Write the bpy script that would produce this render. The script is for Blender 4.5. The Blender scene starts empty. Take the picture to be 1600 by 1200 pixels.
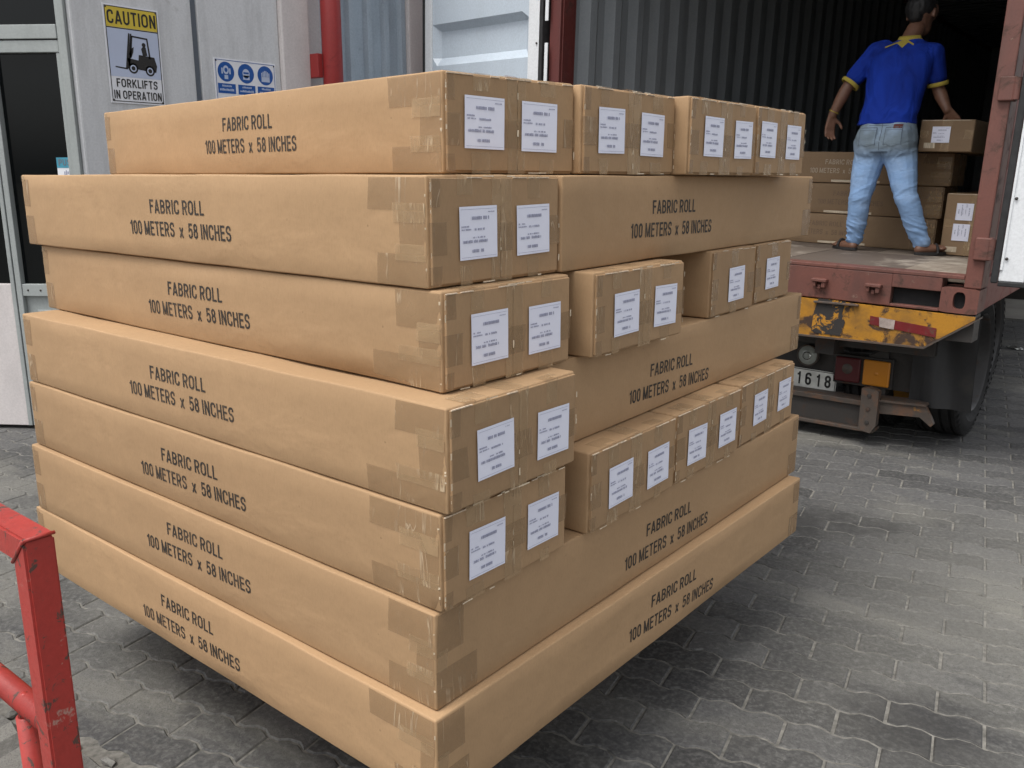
import bpy, bmesh, math, random
from mathutils import Vector, Matrix, noise, Euler

# ------------------------------------------------------------------ camera, light, exposure
S = bpy.context.scene
COL = S.collection
G = 0.28                                            # height of the stack's underside above the paving
F, YAW, PITCH, ROLL = 1361.05, -0.6788, 0.2336, 0.0021
CAM = Vector((0.9668, -0.9988, 1.0784 + G))
fwd = Vector((math.sin(YAW) * math.cos(PITCH), math.cos(YAW) * math.cos(PITCH), -math.sin(PITCH)))
rgt = Vector((math.cos(YAW), -math.sin(YAW), 0))
up = rgt.cross(fwd)
r2 = rgt * math.cos(ROLL) + up * math.sin(ROLL)
u2 = up * math.cos(ROLL) - rgt * math.sin(ROLL)
cd = bpy.data.cameras.new('camera'); cam = bpy.data.objects.new('camera', cd); COL.objects.link(cam)
m = Matrix((r2, u2, -fwd)).transposed().to_4x4(); m.translation = CAM
cam.matrix_world = m
cd.sensor_width = 36; cd.lens = F / 1600 * 36; cd.clip_start = 0.05; cd.clip_end = 1000
S.camera = cam

SUN_EL, SUN_AZ = math.radians(64), math.radians(192)   # azimuth clockwise from +Y
W = bpy.data.worlds.new('World'); S.world = W; W.use_nodes = True
wn = W.node_tree; bg = wn.nodes['Background']
sky = wn.nodes.new('ShaderNodeTexSky'); sky.sky_type = 'NISHITA'; sky.sun_disc = False
sky.sun_elevation = SUN_EL; sky.sun_rotation = SUN_AZ
sky.air_density = 1.0; sky.dust_density = 4.0; sky.ozone_density = 1.0
hs = wn.nodes.new('ShaderNodeHueSaturation'); hs.inputs['Saturation'].default_value = 0.20   # thin cloud cover greys the sky
wn.links.new(sky.outputs[0], hs.inputs['Color']); wn.links.new(hs.outputs[0], bg.inputs[0]); bg.inputs[1].default_value = 0.15
sl = bpy.data.lights.new('sun', 'SUN'); sl.energy = 1.15; sl.angle = math.radians(24); sl.color = (1, 0.96, 0.9)
sun = bpy.data.objects.new('sun', sl); COL.objects.link(sun)
sd = Vector((math.sin(SUN_AZ) * math.cos(SUN_EL), math.cos(SUN_AZ) * math.cos(SUN_EL), math.sin(SUN_EL)))
sun.rotation_euler = sd.to_track_quat('Z', 'Y').to_euler()
S.view_settings.view_transform = 'Standard'; S.view_settings.look = 'None'
S.view_settings.exposure = 0.62; S.view_settings.gamma = 1; S.view_settings.use_curve_mapping = False

# ------------------------------------------------------------------ materials
def srgb(r, g, b):
    f = lambda c: c / 12.92 if c <= .04045 else ((c + .055) / 1.055) ** 2.4
    return (f(r / 255), f(g / 255), f(b / 255), 1)
def c4(c): return (c[0], c[1], c[2], 1)
class N:
    def __init__(s, name):
        s.m = bpy.data.materials.new(name); s.m.use_nodes = True; s.t = s.m.node_tree
        s.b = s.t.nodes['Principled BSDF']; s.out = s.t.nodes['Material Output']
    def n(s, t, **k):
        x = s.t.nodes.new(t)
        for a, v in k.items():
            if a.startswith('i_'):
                key = a[2:]; key = int(key) if key.isdigit() else key.replace('_', ' ')
                x.inputs[key].default_value = v
            else: setattr(x, a, v)
        return x
    def l(s, a, b): s.t.links.new(a, b)
    def coord(s, kind='Object', scale=(1, 1, 1)):
        tc = s.n('ShaderNodeTexCoord'); mp = s.n('ShaderNodeMapping'); mp.inputs['Scale'].default_value = scale
        s.l(tc.outputs[kind], mp.inputs[0]); return mp.outputs[0]
    def world(s, scale=(1, 1, 1)):
        g = s.n('ShaderNodeNewGeometry'); mp = s.n('ShaderNodeMapping'); mp.inputs['Scale'].default_value = scale
        s.l(g.outputs['Position'], mp.inputs[0]); return mp.outputs[0]
    def noise(s, vec, scale, detail=4, rough=.6, dist=0):
        x = s.n('ShaderNodeTexNoise'); x.inputs['Scale'].default_value = scale; x.inputs['Detail'].default_value = detail
        x.inputs['Roughness'].default_value = rough; x.inputs['Distortion'].default_value = dist
        s.l(vec, x.inputs['Vector']); return x.outputs['Fac']
    def ramp(s, fac, stops):
        x = s.n('ShaderNodeValToRGB'); e = x.color_ramp.elements
        e[0].position, e[0].color = stops[0][0], c4(stops[0][1])
        e[1].position, e[1].color = stops[-1][0], c4(stops[-1][1])
        for p, c in stops[1:-1]:
            q = e.new(p); q.color = c4(c)
        s.l(fac, x.inputs[0]); return x.outputs[0]
    def rr(s, fac, a, b, lo=0., hi=1.):
        x = s.n('ShaderNodeMapRange'); x.inputs[1].default_value = lo; x.inputs[2].default_value = hi
        x.inputs[3].default_value = a; x.inputs[4].default_value = b; s.l(fac, x.inputs[0]); return x.outputs[0]
    def mix(s, fac, a, b, mode='MIX'):
        x = s.n('ShaderNodeMix', data_type='RGBA', blend_type=mode)
        if isinstance(fac, (int, float)): x.inputs[0].default_value = fac
        else: s.l(fac, x.inputs[0])
        for v, i in ((a, 6), (b, 7)):
            if isinstance(v, (tuple, list)): x.inputs[i].default_value = c4(v)
            else: s.l(v, x.inputs[i])
        return x.outputs[2]
    def bump(s, h, strength, dist=.002, prev=None):
        x = s.n('ShaderNodeBump'); x.inputs['Strength'].default_value = strength; x.inputs['Distance'].default_value = dist
        s.l(h, x.inputs['Height'])
        if prev is not None: s.l(prev, x.inputs['Normal'])
        return x.outputs[0]
    def fin(s, col=None, rough=.6, normal=None, metal=0, spec=.5):
        if col is not None:
            if isinstance(col, (tuple, list)): s.b.inputs['Base Color'].default_value = c4(col)
            else: s.l(col, s.b.inputs['Base Color'])
        if isinstance(rough, (int, float)): s.b.inputs['Roughness'].default_value = rough
        else: s.l(rough, s.b.inputs['Roughness'])
        s.b.inputs['Metallic'].default_value = metal; s.b.inputs['Specular IOR Level'].default_value = spec
        if normal is not None: s.l(normal, s.b.inputs['Normal'])
        return s.m

def simple(name, col, rough=.6, metal=0, var=.15, sc=30, bump=.1, dist=.002, spec=.5):
    k = N(name); v = k.coord(); n = k.noise(v, sc, 5)
    c = k.mix(k.rr(n, 0, 1, .3, .7), [x * (1 - var) for x in col[:3]], [min(1, x * (1 + var)) for x in col[:3]])
    return k.fin(c, rough, k.bump(n, bump, dist), metal, spec)

def kraft(name, base, dk=.86):
    k = N(name); v = k.coord()
    oi = k.n('ShaderNodeObjectInfo')
    big = k.noise(v, 2.3, 4, .55); med = k.noise(v, 22, 5, .65); fib = k.noise(k.coord(scale=(1, 1, .35)), 260, 3, .7)
    c = k.mix(k.rr(big, 0, 1, .3, .7), [b * dk for b in base], base)
    c = k.mix(k.rr(med, 0, .5, .35, .75), c, [b * .84 for b in base])
    c = k.mix(k.rr(fib, 0, .30, .45, .75), c, [b * .62 for b in base])
    st = k.noise(k.coord(scale=(.5, .5, 6)), 3, 4, .6, .6)                 # scuff streaks
    c = k.mix(k.rr(st, 0, .22, .62, .78), c, [b * 1.22 for b in base])
    sp = k.noise(v, 75, 2, .5); c = k.mix(k.rr(sp, 0, .5, .74, .80), c, [b * .35 for b in base])
    hv = k.n('ShaderNodeHueSaturation'); k.l(c, hv.inputs['Color']); k.l(k.rr(oi.outputs['Random'], .91, 1.06), hv.inputs['Value'])
    fl = k.n('ShaderNodeTexWave', bands_direction='X'); fl.inputs['Scale'].default_value = 48; fl.inputs['Distortion'].default_value = .3
    k.l(k.coord(scale=(1, 1, 1)), fl.inputs['Vector'])
    n = k.bump(k.noise(k.coord(scale=(1, 1, 1.6)), 5.5, 3, .5, .5), .35, .012); n = k.bump(med, .22, .004, n); n = k.bump(fib, .18, .0006, n); n = k.bump(fl.outputs['Fac'], .05, .0005, n)
    return k.fin(hv.outputs[0], k.rr(med, .62, .8), n, 0, .28)
M = {}
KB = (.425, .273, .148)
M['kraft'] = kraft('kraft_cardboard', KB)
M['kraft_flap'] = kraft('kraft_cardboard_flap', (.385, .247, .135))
M['kraft_shaded'] = kraft('kraft_cardboard_shaded', (.27, .18, .105))  # same board for the inner cartons, container shade put into its colour
M['kraft_edge'] = simple('torn_board_edge', (.62, .50, .37), .8, var=.3, sc=200)

def tape(name, col, alpha, rough=.25):
    k = N(name); v = k.coord()
    oi = k.n('ShaderNodeObjectInfo'); sc_ = k.n('ShaderNodeVectorMath', operation='SCALE'); sc_.inputs[0].default_value = (37, 91, 13); k.l(oi.outputs['Random'], sc_.inputs['Scale'])
    def off_(vec): q_ = k.n('ShaderNodeVectorMath', operation='ADD'); k.l(vec, q_.inputs[0]); k.l(sc_.outputs[0], q_.inputs[1]); return q_.outputs[0]
    v = off_(v); w = k.noise(v, 8, 4, .55, 1.2); f = k.noise(off_(k.coord(scale=(1, 1, .13))), 30, 3, .5, 1.0)
    c = k.mix(k.rr(w, 0, 1, .35, .7), [x * .90 for x in col], [x * 1.10 for x in col])
    rd = k.n('ShaderNodeValToRGB'); e = rd.color_ramp.elements; e[0].position = .478; e[0].color = (0, 0, 0, 1); e[1].position = .522; e[1].color = (0, 0, 0, 1)
    q = e.new(.5); q.color = (.45, .45, .45, 1); k.l(f, rd.inputs[0])
    gate = k.n('ShaderNodeMath', operation='MULTIPLY'); k.l(rd.outputs[0], gate.inputs[0]); k.l(k.rr(k.noise(v, 14, 2), 0, 1, .48, .62), gate.inputs[1])
    c = k.mix(gate.outputs[0], c, (.74, .62, .46))               # pale lines paint shiny highlights along the creases
    n = k.bump(w, .35, .008); n = k.bump(f, .30, .002, n)
    k.fin(c, k.rr(w, rough, rough + .25), n, 0, .5)
    tr = k.n('ShaderNodeBsdfTransparent'); mx = k.n('ShaderNodeMixShader')
    al = k.n('ShaderNodeMath', operation='ADD'); al.use_clamp = True; k.l(k.rr(w, alpha - .12, alpha + .12, .3, .7), al.inputs[0]); k.l(gate.outputs[0], al.inputs[1]); k.l(al.outputs[0], mx.inputs[0]); k.l(tr.outputs[0], mx.inputs[1]); k.l(k.b.outputs[0], mx.inputs[2]); k.l(mx.outputs[0], k.out.inputs[0])
    return k.m
M['tape'] = tape('brown_packing_tape', (.35, .23, .125), .42)
M['tape2'] = tape('clear_packing_tape', (.48, .335, .19), .38, .14)
M['glint'] = tape('crumpled_tape', (.74, .63, .47), .7, .2)  # pale frayed tape bits, their glints put into the colour

k = N('label_paper'); v = k.coord(); n_ = k.noise(v, 14, 3)
M['paper'] = k.fin(k.mix(n_, (.70, .715, .84), (.80, .815, .92)), .45, k.bump(n_, .25, .003))
M['ink'] = simple('black_ink', (.018, .016, .015), .65, var=.4, sc=300, bump=0)
k = N('stencil_ink'); v = k.coord(); n_ = k.noise(v, 300, 3, .7)
oi = k.n('ShaderNodeObjectInfo'); n2_ = k.noise(k.coord(), 38, 4, .7)
c = k.mix(k.rr(n_, 0, 1, .52, .78), (.020, .017, .015), (.13, .085, .05))
ml = k.n('ShaderNodeMath', operation='MULTIPLY'); k.l(k.rr(n2_, 0, .8, .48, .66), ml.inputs[0]); k.l(oi.outputs['Random'], ml.inputs[1])
M['stencil'] = k.fin(k.mix(ml.outputs[0], c, (.15, .10, .06)), .7)
M['grey_ink'] = simple('grey_ink', (.30, .31, .42), .6, var=.4, sc=400, bump=0)

def paving(name, base):
    k = N(name); v = k.world()
    oi = k.n('ShaderNodeObjectInfo'); ge = k.n('ShaderNodeNewGeometry')
    ad = k.n('ShaderNodeMath', operation='ADD'); k.l(oi.outputs['Random'], ad.inputs[0]); k.l(ge.outputs['Random Per Island'], ad.inputs[1])
    fr = k.n('ShaderNodeMath', operation='FRACT'); k.l(ad.outputs[0], fr.inputs[0])
    c = k.mix(fr.outputs[0], [b * .66 for b in base], [b * 1.35 for b in base])
    rv = k.n('ShaderNodeTexCoord'); mp = k.n('ShaderNodeMapping', vector_type='POINT'); gp = k.n('ShaderNodeNewGeometry')
    mp.inputs['Rotation'].default_value = (0, 0, -math.radians(11)); mp.inputs['Scale'].default_value = (.55, 1.5, 1); k.l(gp.outputs['Position'], mp.inputs[0])
    big = k.noise(mp.outputs[0], 1.1, 5, .62, .8)
    c = k.mix(k.rr(big, 0, .8, .50, .68), c, (.20, .192, .165))           # pale dusty wear along the rows
    sx = k.n('ShaderNodeVectorMath', operation='DISTANCE'); k.l(gp.outputs['Position'], sx.inputs[0]); sx.inputs[1].default_value = (1.15, 2.0, 0)
    wob = k.noise(v, 2.2, 4, .6); ad2 = k.n('ShaderNodeMath', operation='ADD'); k.l(sx.outputs['Value'], ad2.inputs[0]); k.l(wob, ad2.inputs[1])
    c = k.mix(k.rr(ad2.outputs[0], .6, 0, .8, 2.0), c, (.24, .232, .20))   # broad pale patch towards the right, uneven edge
    da = k.noise(mp.outputs[0], 1.9, 4, .65, .5); c = k.mix(k.rr(da, .0, .75, .54, .68), c, (.036, .036, .038))  # oil-dark patches
    gr = k.noise(v, 60, 6, .75); c = k.mix(k.rr(gr, 0, .6, .46, .72), c, (.24, .235, .22))
    fl_ = k.noise(v, 26, 6, .8, 1.5); c = k.mix(k.rr(fl_, 0, .5, .55, .68), c, (.24, .235, .22))
    g2 = k.noise(v, 240, 3, .7); c = k.mix(k.rr(g2, 0, .7, .50, .72), c, (.022, .022, .024))
    for (ox, oy, rad) in ((-.19, 2.33, .20), (.05, 2.45, .14), (.55, 1.15, .22)):          # dark spots; the two at the stack's right end paint its shade
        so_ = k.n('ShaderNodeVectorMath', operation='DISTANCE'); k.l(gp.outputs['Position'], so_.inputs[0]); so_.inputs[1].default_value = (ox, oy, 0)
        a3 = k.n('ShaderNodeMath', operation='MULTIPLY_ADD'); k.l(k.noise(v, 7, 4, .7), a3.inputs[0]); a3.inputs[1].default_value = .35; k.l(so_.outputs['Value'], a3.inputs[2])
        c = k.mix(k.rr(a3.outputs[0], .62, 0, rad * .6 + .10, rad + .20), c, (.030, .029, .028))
    m2 = k.noise(v, 18, 5, .7, 1.0)
    n = k.bump(m2, .5, .006); n = k.bump(gr, .5, .003, n); n = k.bump(g2, .35, .001, n)
    return k.fin(c, k.rr(m2, .55, .85), n, 0, .35)
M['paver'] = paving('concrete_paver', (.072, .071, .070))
M['joint'] = simple('joint_sand', (.165, .158, .14), .95, var=.5, sc=40, bump=.5)
M['yard'] = simple('sunlit_concrete', (.33, .31, .275), .9, var=.2, sc=2, bump=.2)  # far concrete, sunlight on it put into the pale colour
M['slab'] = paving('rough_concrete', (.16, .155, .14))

def painted(name, col, rust=(.10, .045, .028), lo=.60, hi=.66, sc=9, rough=.5, dirt=.35, stretch=(1, 1, .35), bare=None, bscale=None):
    k = N(name); v = k.coord()
    n1 = k.noise(v, sc, 6, .7, .6); n2 = k.noise(k.coord(scale=stretch), 6, 5, .65)
    fine = k.noise(v, 90, 4, .7)
    c = k.mix(k.rr(fine, 0, 1, .3, .7), [x * .9 for x in col], [x * 1.08 for x in col])
    c = k.mix(k.rr(n2, 0, dirt, .45, .75), c, [x * .35 + .02 for x in col])
    c = k.mix(k.rr(n1, 0, 1, lo, hi), c, rust)
    if bare: c = k.mix(k.rr(k.noise(v, bscale or sc * 2.3, 5, .75), 0, .85, .64, .69), c, bare)
    n = k.bump(n1, .25, .004); n = k.bump(fine, .12, .001, n)
    return k.fin(c, k.rr(n1, rough, rough + .3, .5, .7), n, 0, .45)
M['oxide'] = painted('oxide_red_paint', (.150, .058, .044), (.05, .028, .020), .54, .68, 9, .55, .7, bare=(.20, .13, .10), bscale=12)
M['oxide_dark'] = painted('dark_oxide_paint', (.11, .024, .02), (.04, .02, .016), .62, .72, 10, .5, .5)
M['rail_red'] = painted('scuffed_red_paint', (.36, .038, .030), (.09, .05, .04), .59, .63, 30, .42, .45, bare=(.38, .24, .20), bscale=16)
M['pipe_red'] = painted('drainpipe_red_paint', (.30, .028, .027), (.15, .02, .018), .6, .75, 6, .4, .3)
M['yellow'] = painted('chipped_yellow_paint', (.40, .185, .016), (.05, .028, .018), .52, .60, 9, .55, 1.0, stretch=(1, 1, 1.4), bare=(.22, .13, .05), bscale=7)
M['cont_in'] = painted('container_inner_paint', (.23, .25, .265), (.16, .13, .11), .68, .76, 5, .5, .25)
M['cont_out'] = painted('container_outer_paint', (.19, .05, .038), (.06, .03, .02), .62, .75, 7, .55, .3)
M['doorpaint'] = painted('white_door_paint', (.50, .57, .64), (.20, .19, .18), .73, .76, 8, .4, .10)
M['doorwhite'] = painted('white_door_rim_paint', (.72, .74, .76), (.30, .20, .15), .72, .76, 9, .45, .12)
M['wall'] = painted('grey_sheet_paint', (.60, .61, .625), (.36, .36, .36), .62, .76, 4, .5, .42, stretch=(1, 1.6, .25))
M['wall_light'] = painted('pale_pilaster_paint', (.60, .56, .55), (.3, .26, .25), .69, .8, 7, .5, .2)
M['seam'] = painted('dark_grey_seam_paint', (.13, .15, .18), (.06, .06, .07), .65, .8, 7, .4, .3)
M['clad'] = painted('blue_grey_cladding_paint', (.34, .40, .46), (.17, .19, .21), .62, .8, 5, .4, .35)
M['alu'] = painted('door_frame_paint', (.32, .345, .34), (.25, .26, .25), .7, .8, 9, .35, .3)
M['rubber'] = simple('black_rubber', (.018, .018, .019), .7, var=.4, sc=25, bump=.2)
M['tyre'] = simple('tyre_rubber', (.016, .0155, .015), .85, var=.5, sc=12, bump=.3)
M['rim'] = painted('wheel_paint', (.03, .028, .027), (.05, .03, .02), .55, .65, 8)
M['steel_dirty'] = painted('greasy_chassis_steel', (.038, .034, .031), (.075, .04, .025), .55, .68, 9, .55, .3)
M['bar'] = painted('worn_bumper_steel', (.075, .060, .050), (.13, .07, .042), .5, .66, 12, .5, .4, bare=(.30, .14, .03), bscale=7)
M['flap'] = painted('muddy_rubber_flap', (.020, .020, .021), (.055, .05, .042), .55, .78, 4, .5, .2)
M['dark'] = simple('dark_void', (.012, .012, .013), .9, var=.2)
M['white'] = simple('sign_white', (.74, .75, .79), .4, var=.05, sc=6, bump=.03)
M['signblue'] = simple('sign_pale_blue', (.47, .53, .68), .35, var=.06, sc=4, bump=.03)
M['signyellow'] = simple('sign_yellow', (.62, .47, .05), .4, var=.08, sc=6, bump=.03)
M['blue'] = simple('mandatory_blue', (.012, .085, .33), .35, var=.08, sc=6, bump=.03)
M['cyan'] = simple('sticker_cyan', (.05, .27, .38), .4, var=.15, sc=20, bump=.03)
M['plate'] = simple('plate_white', (.62, .62, .58), .45, var=.25, sc=14, bump=.1)
M['skin'] = simple('brown_skin', (.16, .078, .048), .5, var=.15, sc=40, bump=.15)
M['hair'] = simple('black_hair', (.008, .007, .007), .6, var=.4, sc=200, bump=.6)
M['sole'] = simple('sandal_rubber', (.02, .018, .018), .7, var=.3)
M['collar'] = simple('yellow_rib_knit', (.40, .31, .05), .85, var=.15, sc=200, bump=.3)
M['leather'] = simple('brown_leather_patch', (.10, .022, .015), .6, var=.2)
M['wood'] = simple('pallet_wood', (.28, .19, .11), .85, var=.3, sc=20, bump=.3)
M['chrome'] = simple('lamp_reflector', (.55, .56, .54), .2, .9, var=.1)

k = N('blue_shirt_fabric'); v = k.coord(); a = k.noise(k.coord(scale=(1, 1, .4)), 11, 3, .5, .8); b_ = k.noise(v, 420, 2)
M['shirt'] = k.fin(k.mix(k.rr(a, 0, 1, .3, .7), (.006, .022, .20), (.010, .042, .36)), .85, k.bump(b_, .2, .0006, k.bump(a, .9, .03)), 0, .2)
k = N('faded_denim'); v = k.coord(); gz = k.n('ShaderNodeSeparateXYZ'); k.l(v, gz.inputs[0])
a = k.noise(k.coord(scale=(1, 1, 2.6)), 12, 4, .6, 1.2); b_ = k.noise(v, 500, 2); w_ = k.noise(v, 7, 3)
c = k.mix(k.rr(gz.outputs['Z'], 0, 1, .50, .60), (.27, .43, .70), (.19, .24, .28))      # legs lit, seat in shade: the light is put into the colour
c = k.mix(k.rr(w_, 0, .5, .48, .72), c, (.40, .54, .76)); c = k.mix(k.rr(b_, 0, .3, .5, .7), c, (.12, .18, .28))
M['denim'] = k.fin(c, .9, k.bump(a, .45, .012), 0, .15)
M['denim_dark'] = simple('denim_stitching', (.10, .13, .17), .9, var=.3, sc=100)

k = N('plywood_floor'); v = k.coord(); oi = k.n('ShaderNodeObjectInfo')
gr = k.noise(k.coord(scale=(1, .15, 1)), 30, 5, .7); st = k.noise(v, 3, 5, .7)
c = k.mix(gr, (.23, .185, .14), (.42, .36, .29)); c = k.mix(k.rr(oi.outputs['Random'], 0, .92), c, (.09, .068, .055)); c = k.mix(k.rr(st, 0, .6, .5, .65), c, (.55, .49, .41))
M['ply'] = k.fin(c, .7, k.bump(gr, .3, .002))

def glass(name, col, rough=.06, alpha=0):
    k = N(name); v = k.coord(); n = k.noise(v, 1.2, 2)
    return k.fin(k.mix(n, [c * .7 for c in col], [c * 1.3 for c in col]), rough, k.bump(n, .05, .02), 0, .5)
M['glass'] = glass('dark_tinted_glass', (.003, .004, .0045)); M['glass'].node_tree.nodes['Principled BSDF'].inputs['Specular IOR Level'].default_value = .22
M['lens_red'] = glass('dusty_red_lens', (.085, .012, .014), .35)
M['lens_amber'] = glass('dusty_amber_lens', (.58, .22, .02), .35)
M['lens_clear'] = glass('clear_lamp_lens', (.33, .35, .32), .12)
M['refl_red'] = painted('red_reflective_tape', (.15, .016, .018), (.10, .05, .03), .56, .62, 16, .4, .5)
M['refl_white'] = simple('white_reflective_tape', (.34, .28, .25), .5, var=.3, sc=40)

# ------------------------------------------------------------------ builders
class MB:
    def __init__(s): s.v = []; s.f = []; s.mi = []
    def add(s, vs, fs, mi=0):
        o = len(s.v); s.v += [tuple(x) for x in vs]; s.f += [tuple(i + o for i in f) for f in fs]; s.mi += [mi] * len(fs)
    def box(s, x0, y0, z0, x1, y1, z1, mi=0, b=0):
        if b > 0:
            bm = bmesh.new(); bmesh.ops.create_cube(bm, size=1)
            for w in bm.verts: w.co = Vector(((x0 + x1) / 2 + w.co.x * (x1 - x0), (y0 + y1) / 2 + w.co.y * (y1 - y0), (z0 + z1) / 2 + w.co.z * (z1 - z0)))
            bmesh.ops.bevel(bm, geom=bm.edges[:], offset=b, segments=2, affect='EDGES', profile=.5)
            bm.verts.ensure_lookup_table()
            s.add([w.co for w in bm.verts], [[w.index for w in f.verts] for f in bm.faces], mi); bm.free(); return
        s.add([(x0, y0, z0), (x1, y0, z0), (x1, y1, z0), (x0, y1, z0), (x0, y0, z1), (x1, y0, z1), (x1, y1, z1), (x0, y1, z1)],
              [(0, 3, 2, 1), (4, 5, 6, 7), (0, 1, 5, 4), (1, 2, 6, 5), (2, 3, 7, 6), (3, 0, 4, 7)], mi)
    def tube(s, p, q, r, r1=None, n=16, mi=0, caps=True):
        p = Vector(p); q = Vector(q); d = (q - p).normalized(); a = d.orthogonal().normalized(); b = d.cross(a); r1 = r if r1 is None else r1
        vs = []
        for c, rr_ in ((p, r), (q, r1)):
            for i in range(n):
                t = 2 * math.pi * i / n; vs.append(c + a * math.cos(t) * rr_ + b * math.sin(t) * rr_)
        fs = [(i, (i + 1) % n, n + (i + 1) % n, n + i) for i in range(n)]
        if caps: fs += [tuple(range(n))[::-1], tuple(range(n, 2 * n))]
        s.add(vs, fs, mi)
    def prism(s, pts, axis, a, b, mi=0):
        # pts 2D polygon; axis 'x': (y,z) ; 'y': (x,z) ; 'z': (x,y)
        n = len(pts)
        def P(p, t): return {'x': (t, p[0], p[1]), 'y': (p[0], t, p[1]), 'z': (p[0], p[1], t)}[axis]
        vs = [P(p, a) for p in pts] + [P(p, b) for p in pts]
        fs = [tuple(range(n)), tuple(range(n, 2 * n))[::-1]] + [(i, n + i, n + (i + 1) % n, (i + 1) % n) for i in range(n)]
        s.add(vs, fs, mi)
    def lathe(s, prof, origin, axis='x', n=32, mi=0):
        vs = []; o = Vector(origin)
        for (r, h) in prof:
            for i in range(n):
                t = 2 * math.pi * i / n; c, d = r * math.cos(t), r * math.sin(t)
                vs.append(o + (Vector((h, c, d)) if axis == 'x' else Vector((c, h, d)) if axis == 'y' else Vector((c, d, h))))
        fs = []
        for j in range(len(prof) - 1):
            for i in range(n): fs.append((j * n + i, j * n + (i + 1) % n, (j + 1) * n + (i + 1) % n, (j + 1) * n + i))
        s.add(vs, fs, mi)
    def mesh(s, name, mats, smooth=False):
        me = bpy.data.meshes.new(name); me.from_pydata(s.v, [], s.f)
        for x in (mats if isinstance(mats, (list, tuple)) else [mats]): me.materials.append(x)
        me.polygons.foreach_set('material_index', s.mi)
        bm = bmesh.new(); bm.from_mesh(me); bmesh.ops.recalc_face_normals(bm, faces=bm.faces[:]); bm.to_mesh(me); bm.free()
        if smooth: me.polygons.foreach_set('use_smooth', [True] * len(me.polygons))
        return me
    def build(s, name, mats, parent=None, smooth=False):
        return link(name, s.mesh(name, mats, smooth), parent)
def link(name, me, parent=None, loc=None, rot=None):
    o = bpy.data.objects.new(name, me); COL.objects.link(o)
    if parent is not None: o.parent = parent
    if loc is not None: o.location = loc
    if rot is not None: o.rotation_euler = rot
    return o
def tag(o, label=None, cat=None, group=None, kind=None):
    if label: o['label'] = label
    if cat: o['category'] = cat
    if group: o['group'] = group
    if kind: o['kind'] = kind
    return o
def thing(name, label, cat, loc=(0, 0, 0), rot=(0, 0, 0), group=None):
    return tag(link(name, None, None, loc, rot), label, cat, group)

def flat(polys, name, mat, parent, loc, rotz, y=0., thick=0.):
    """polygons in the local x-z plane, facing local -y (thick > 0 makes a slab)"""
    mb = MB()
    for p in polys:
        if thick: mb.prism(p, 'y', y - thick, y)
        else: mb.add([(a, y, b) for a, b in p], [tuple(range(len(p)))])
    me = mb.mesh(name, mat)
    if not thick: 
        for pl in me.polygons: pass
    return link(name, me, parent, loc, (0, 0, rotz))
def circ(cx, cz, r, n=24, rz=None): return [(cx + r * math.cos(2 * math.pi * i / n), cz + (rz or r) * math.sin(2 * math.pi * i / n)) for i in range(n)]
def rect(a, b, c, d): return [(a, b), (c, b), (c, d), (a, d)]

def round_path(P, closed=False):
    """polyline with corner radii: points are (x, z) or (x, z, r)"""
    out = []; n = len(P)
    for i, p in enumerate(P):
        r = p[2] if len(p) > 2 else 0; v = Vector((p[0], p[1]))
        if r == 0 or (not closed and i in (0, n - 1)): out.append(v); continue
        a = Vector(P[i - 1][:2]) - v; c = Vector(P[(i + 1) % n][:2]) - v; la, lc = a.length, c.length; a.normalize(); c.normalize()
        rr = min(r, la * .5, lc * .5); p0 = v + a * rr; p1 = v + c * rr
        for j in range(7):
            t = j / 6; out.append(p0 * (1 - t) ** 2 + v * (2 * t * (1 - t) * .72) + (p0 + p1) * .5 * (2 * t * (1 - t) * .28) + p1 * t * t)
    return out
def stroke_poly(P, t, closed):
    n = len(P); L = []; R = []
    for i in range(n):
        if closed or 0 < i < n - 1:
            d0 = (P[i] - P[i - 1]); d1 = (P[(i + 1) % n] - P[i])
            if d0.length < 1e-6: d0 = d1
            if d1.length < 1e-6: d1 = d0
            d0 = d0.normalized(); d1 = d1.normalized()
        else:
            d0 = d1 = ((P[1] - P[0]) if i == 0 else (P[-1] - P[-2])).normalized()
        n0 = Vector((-d0.y, d0.x)); n1 = Vector((-d1.y, d1.x)); m_ = (n0 + n1)
        m_ = m_.normalized() if m_.length > 1e-4 else n0
        k_ = t / 2 / max(.45, m_.dot(n0)); L.append(P[i] + m_ * k_); R.append(P[i] - m_ * k_)
    return L, R
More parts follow.
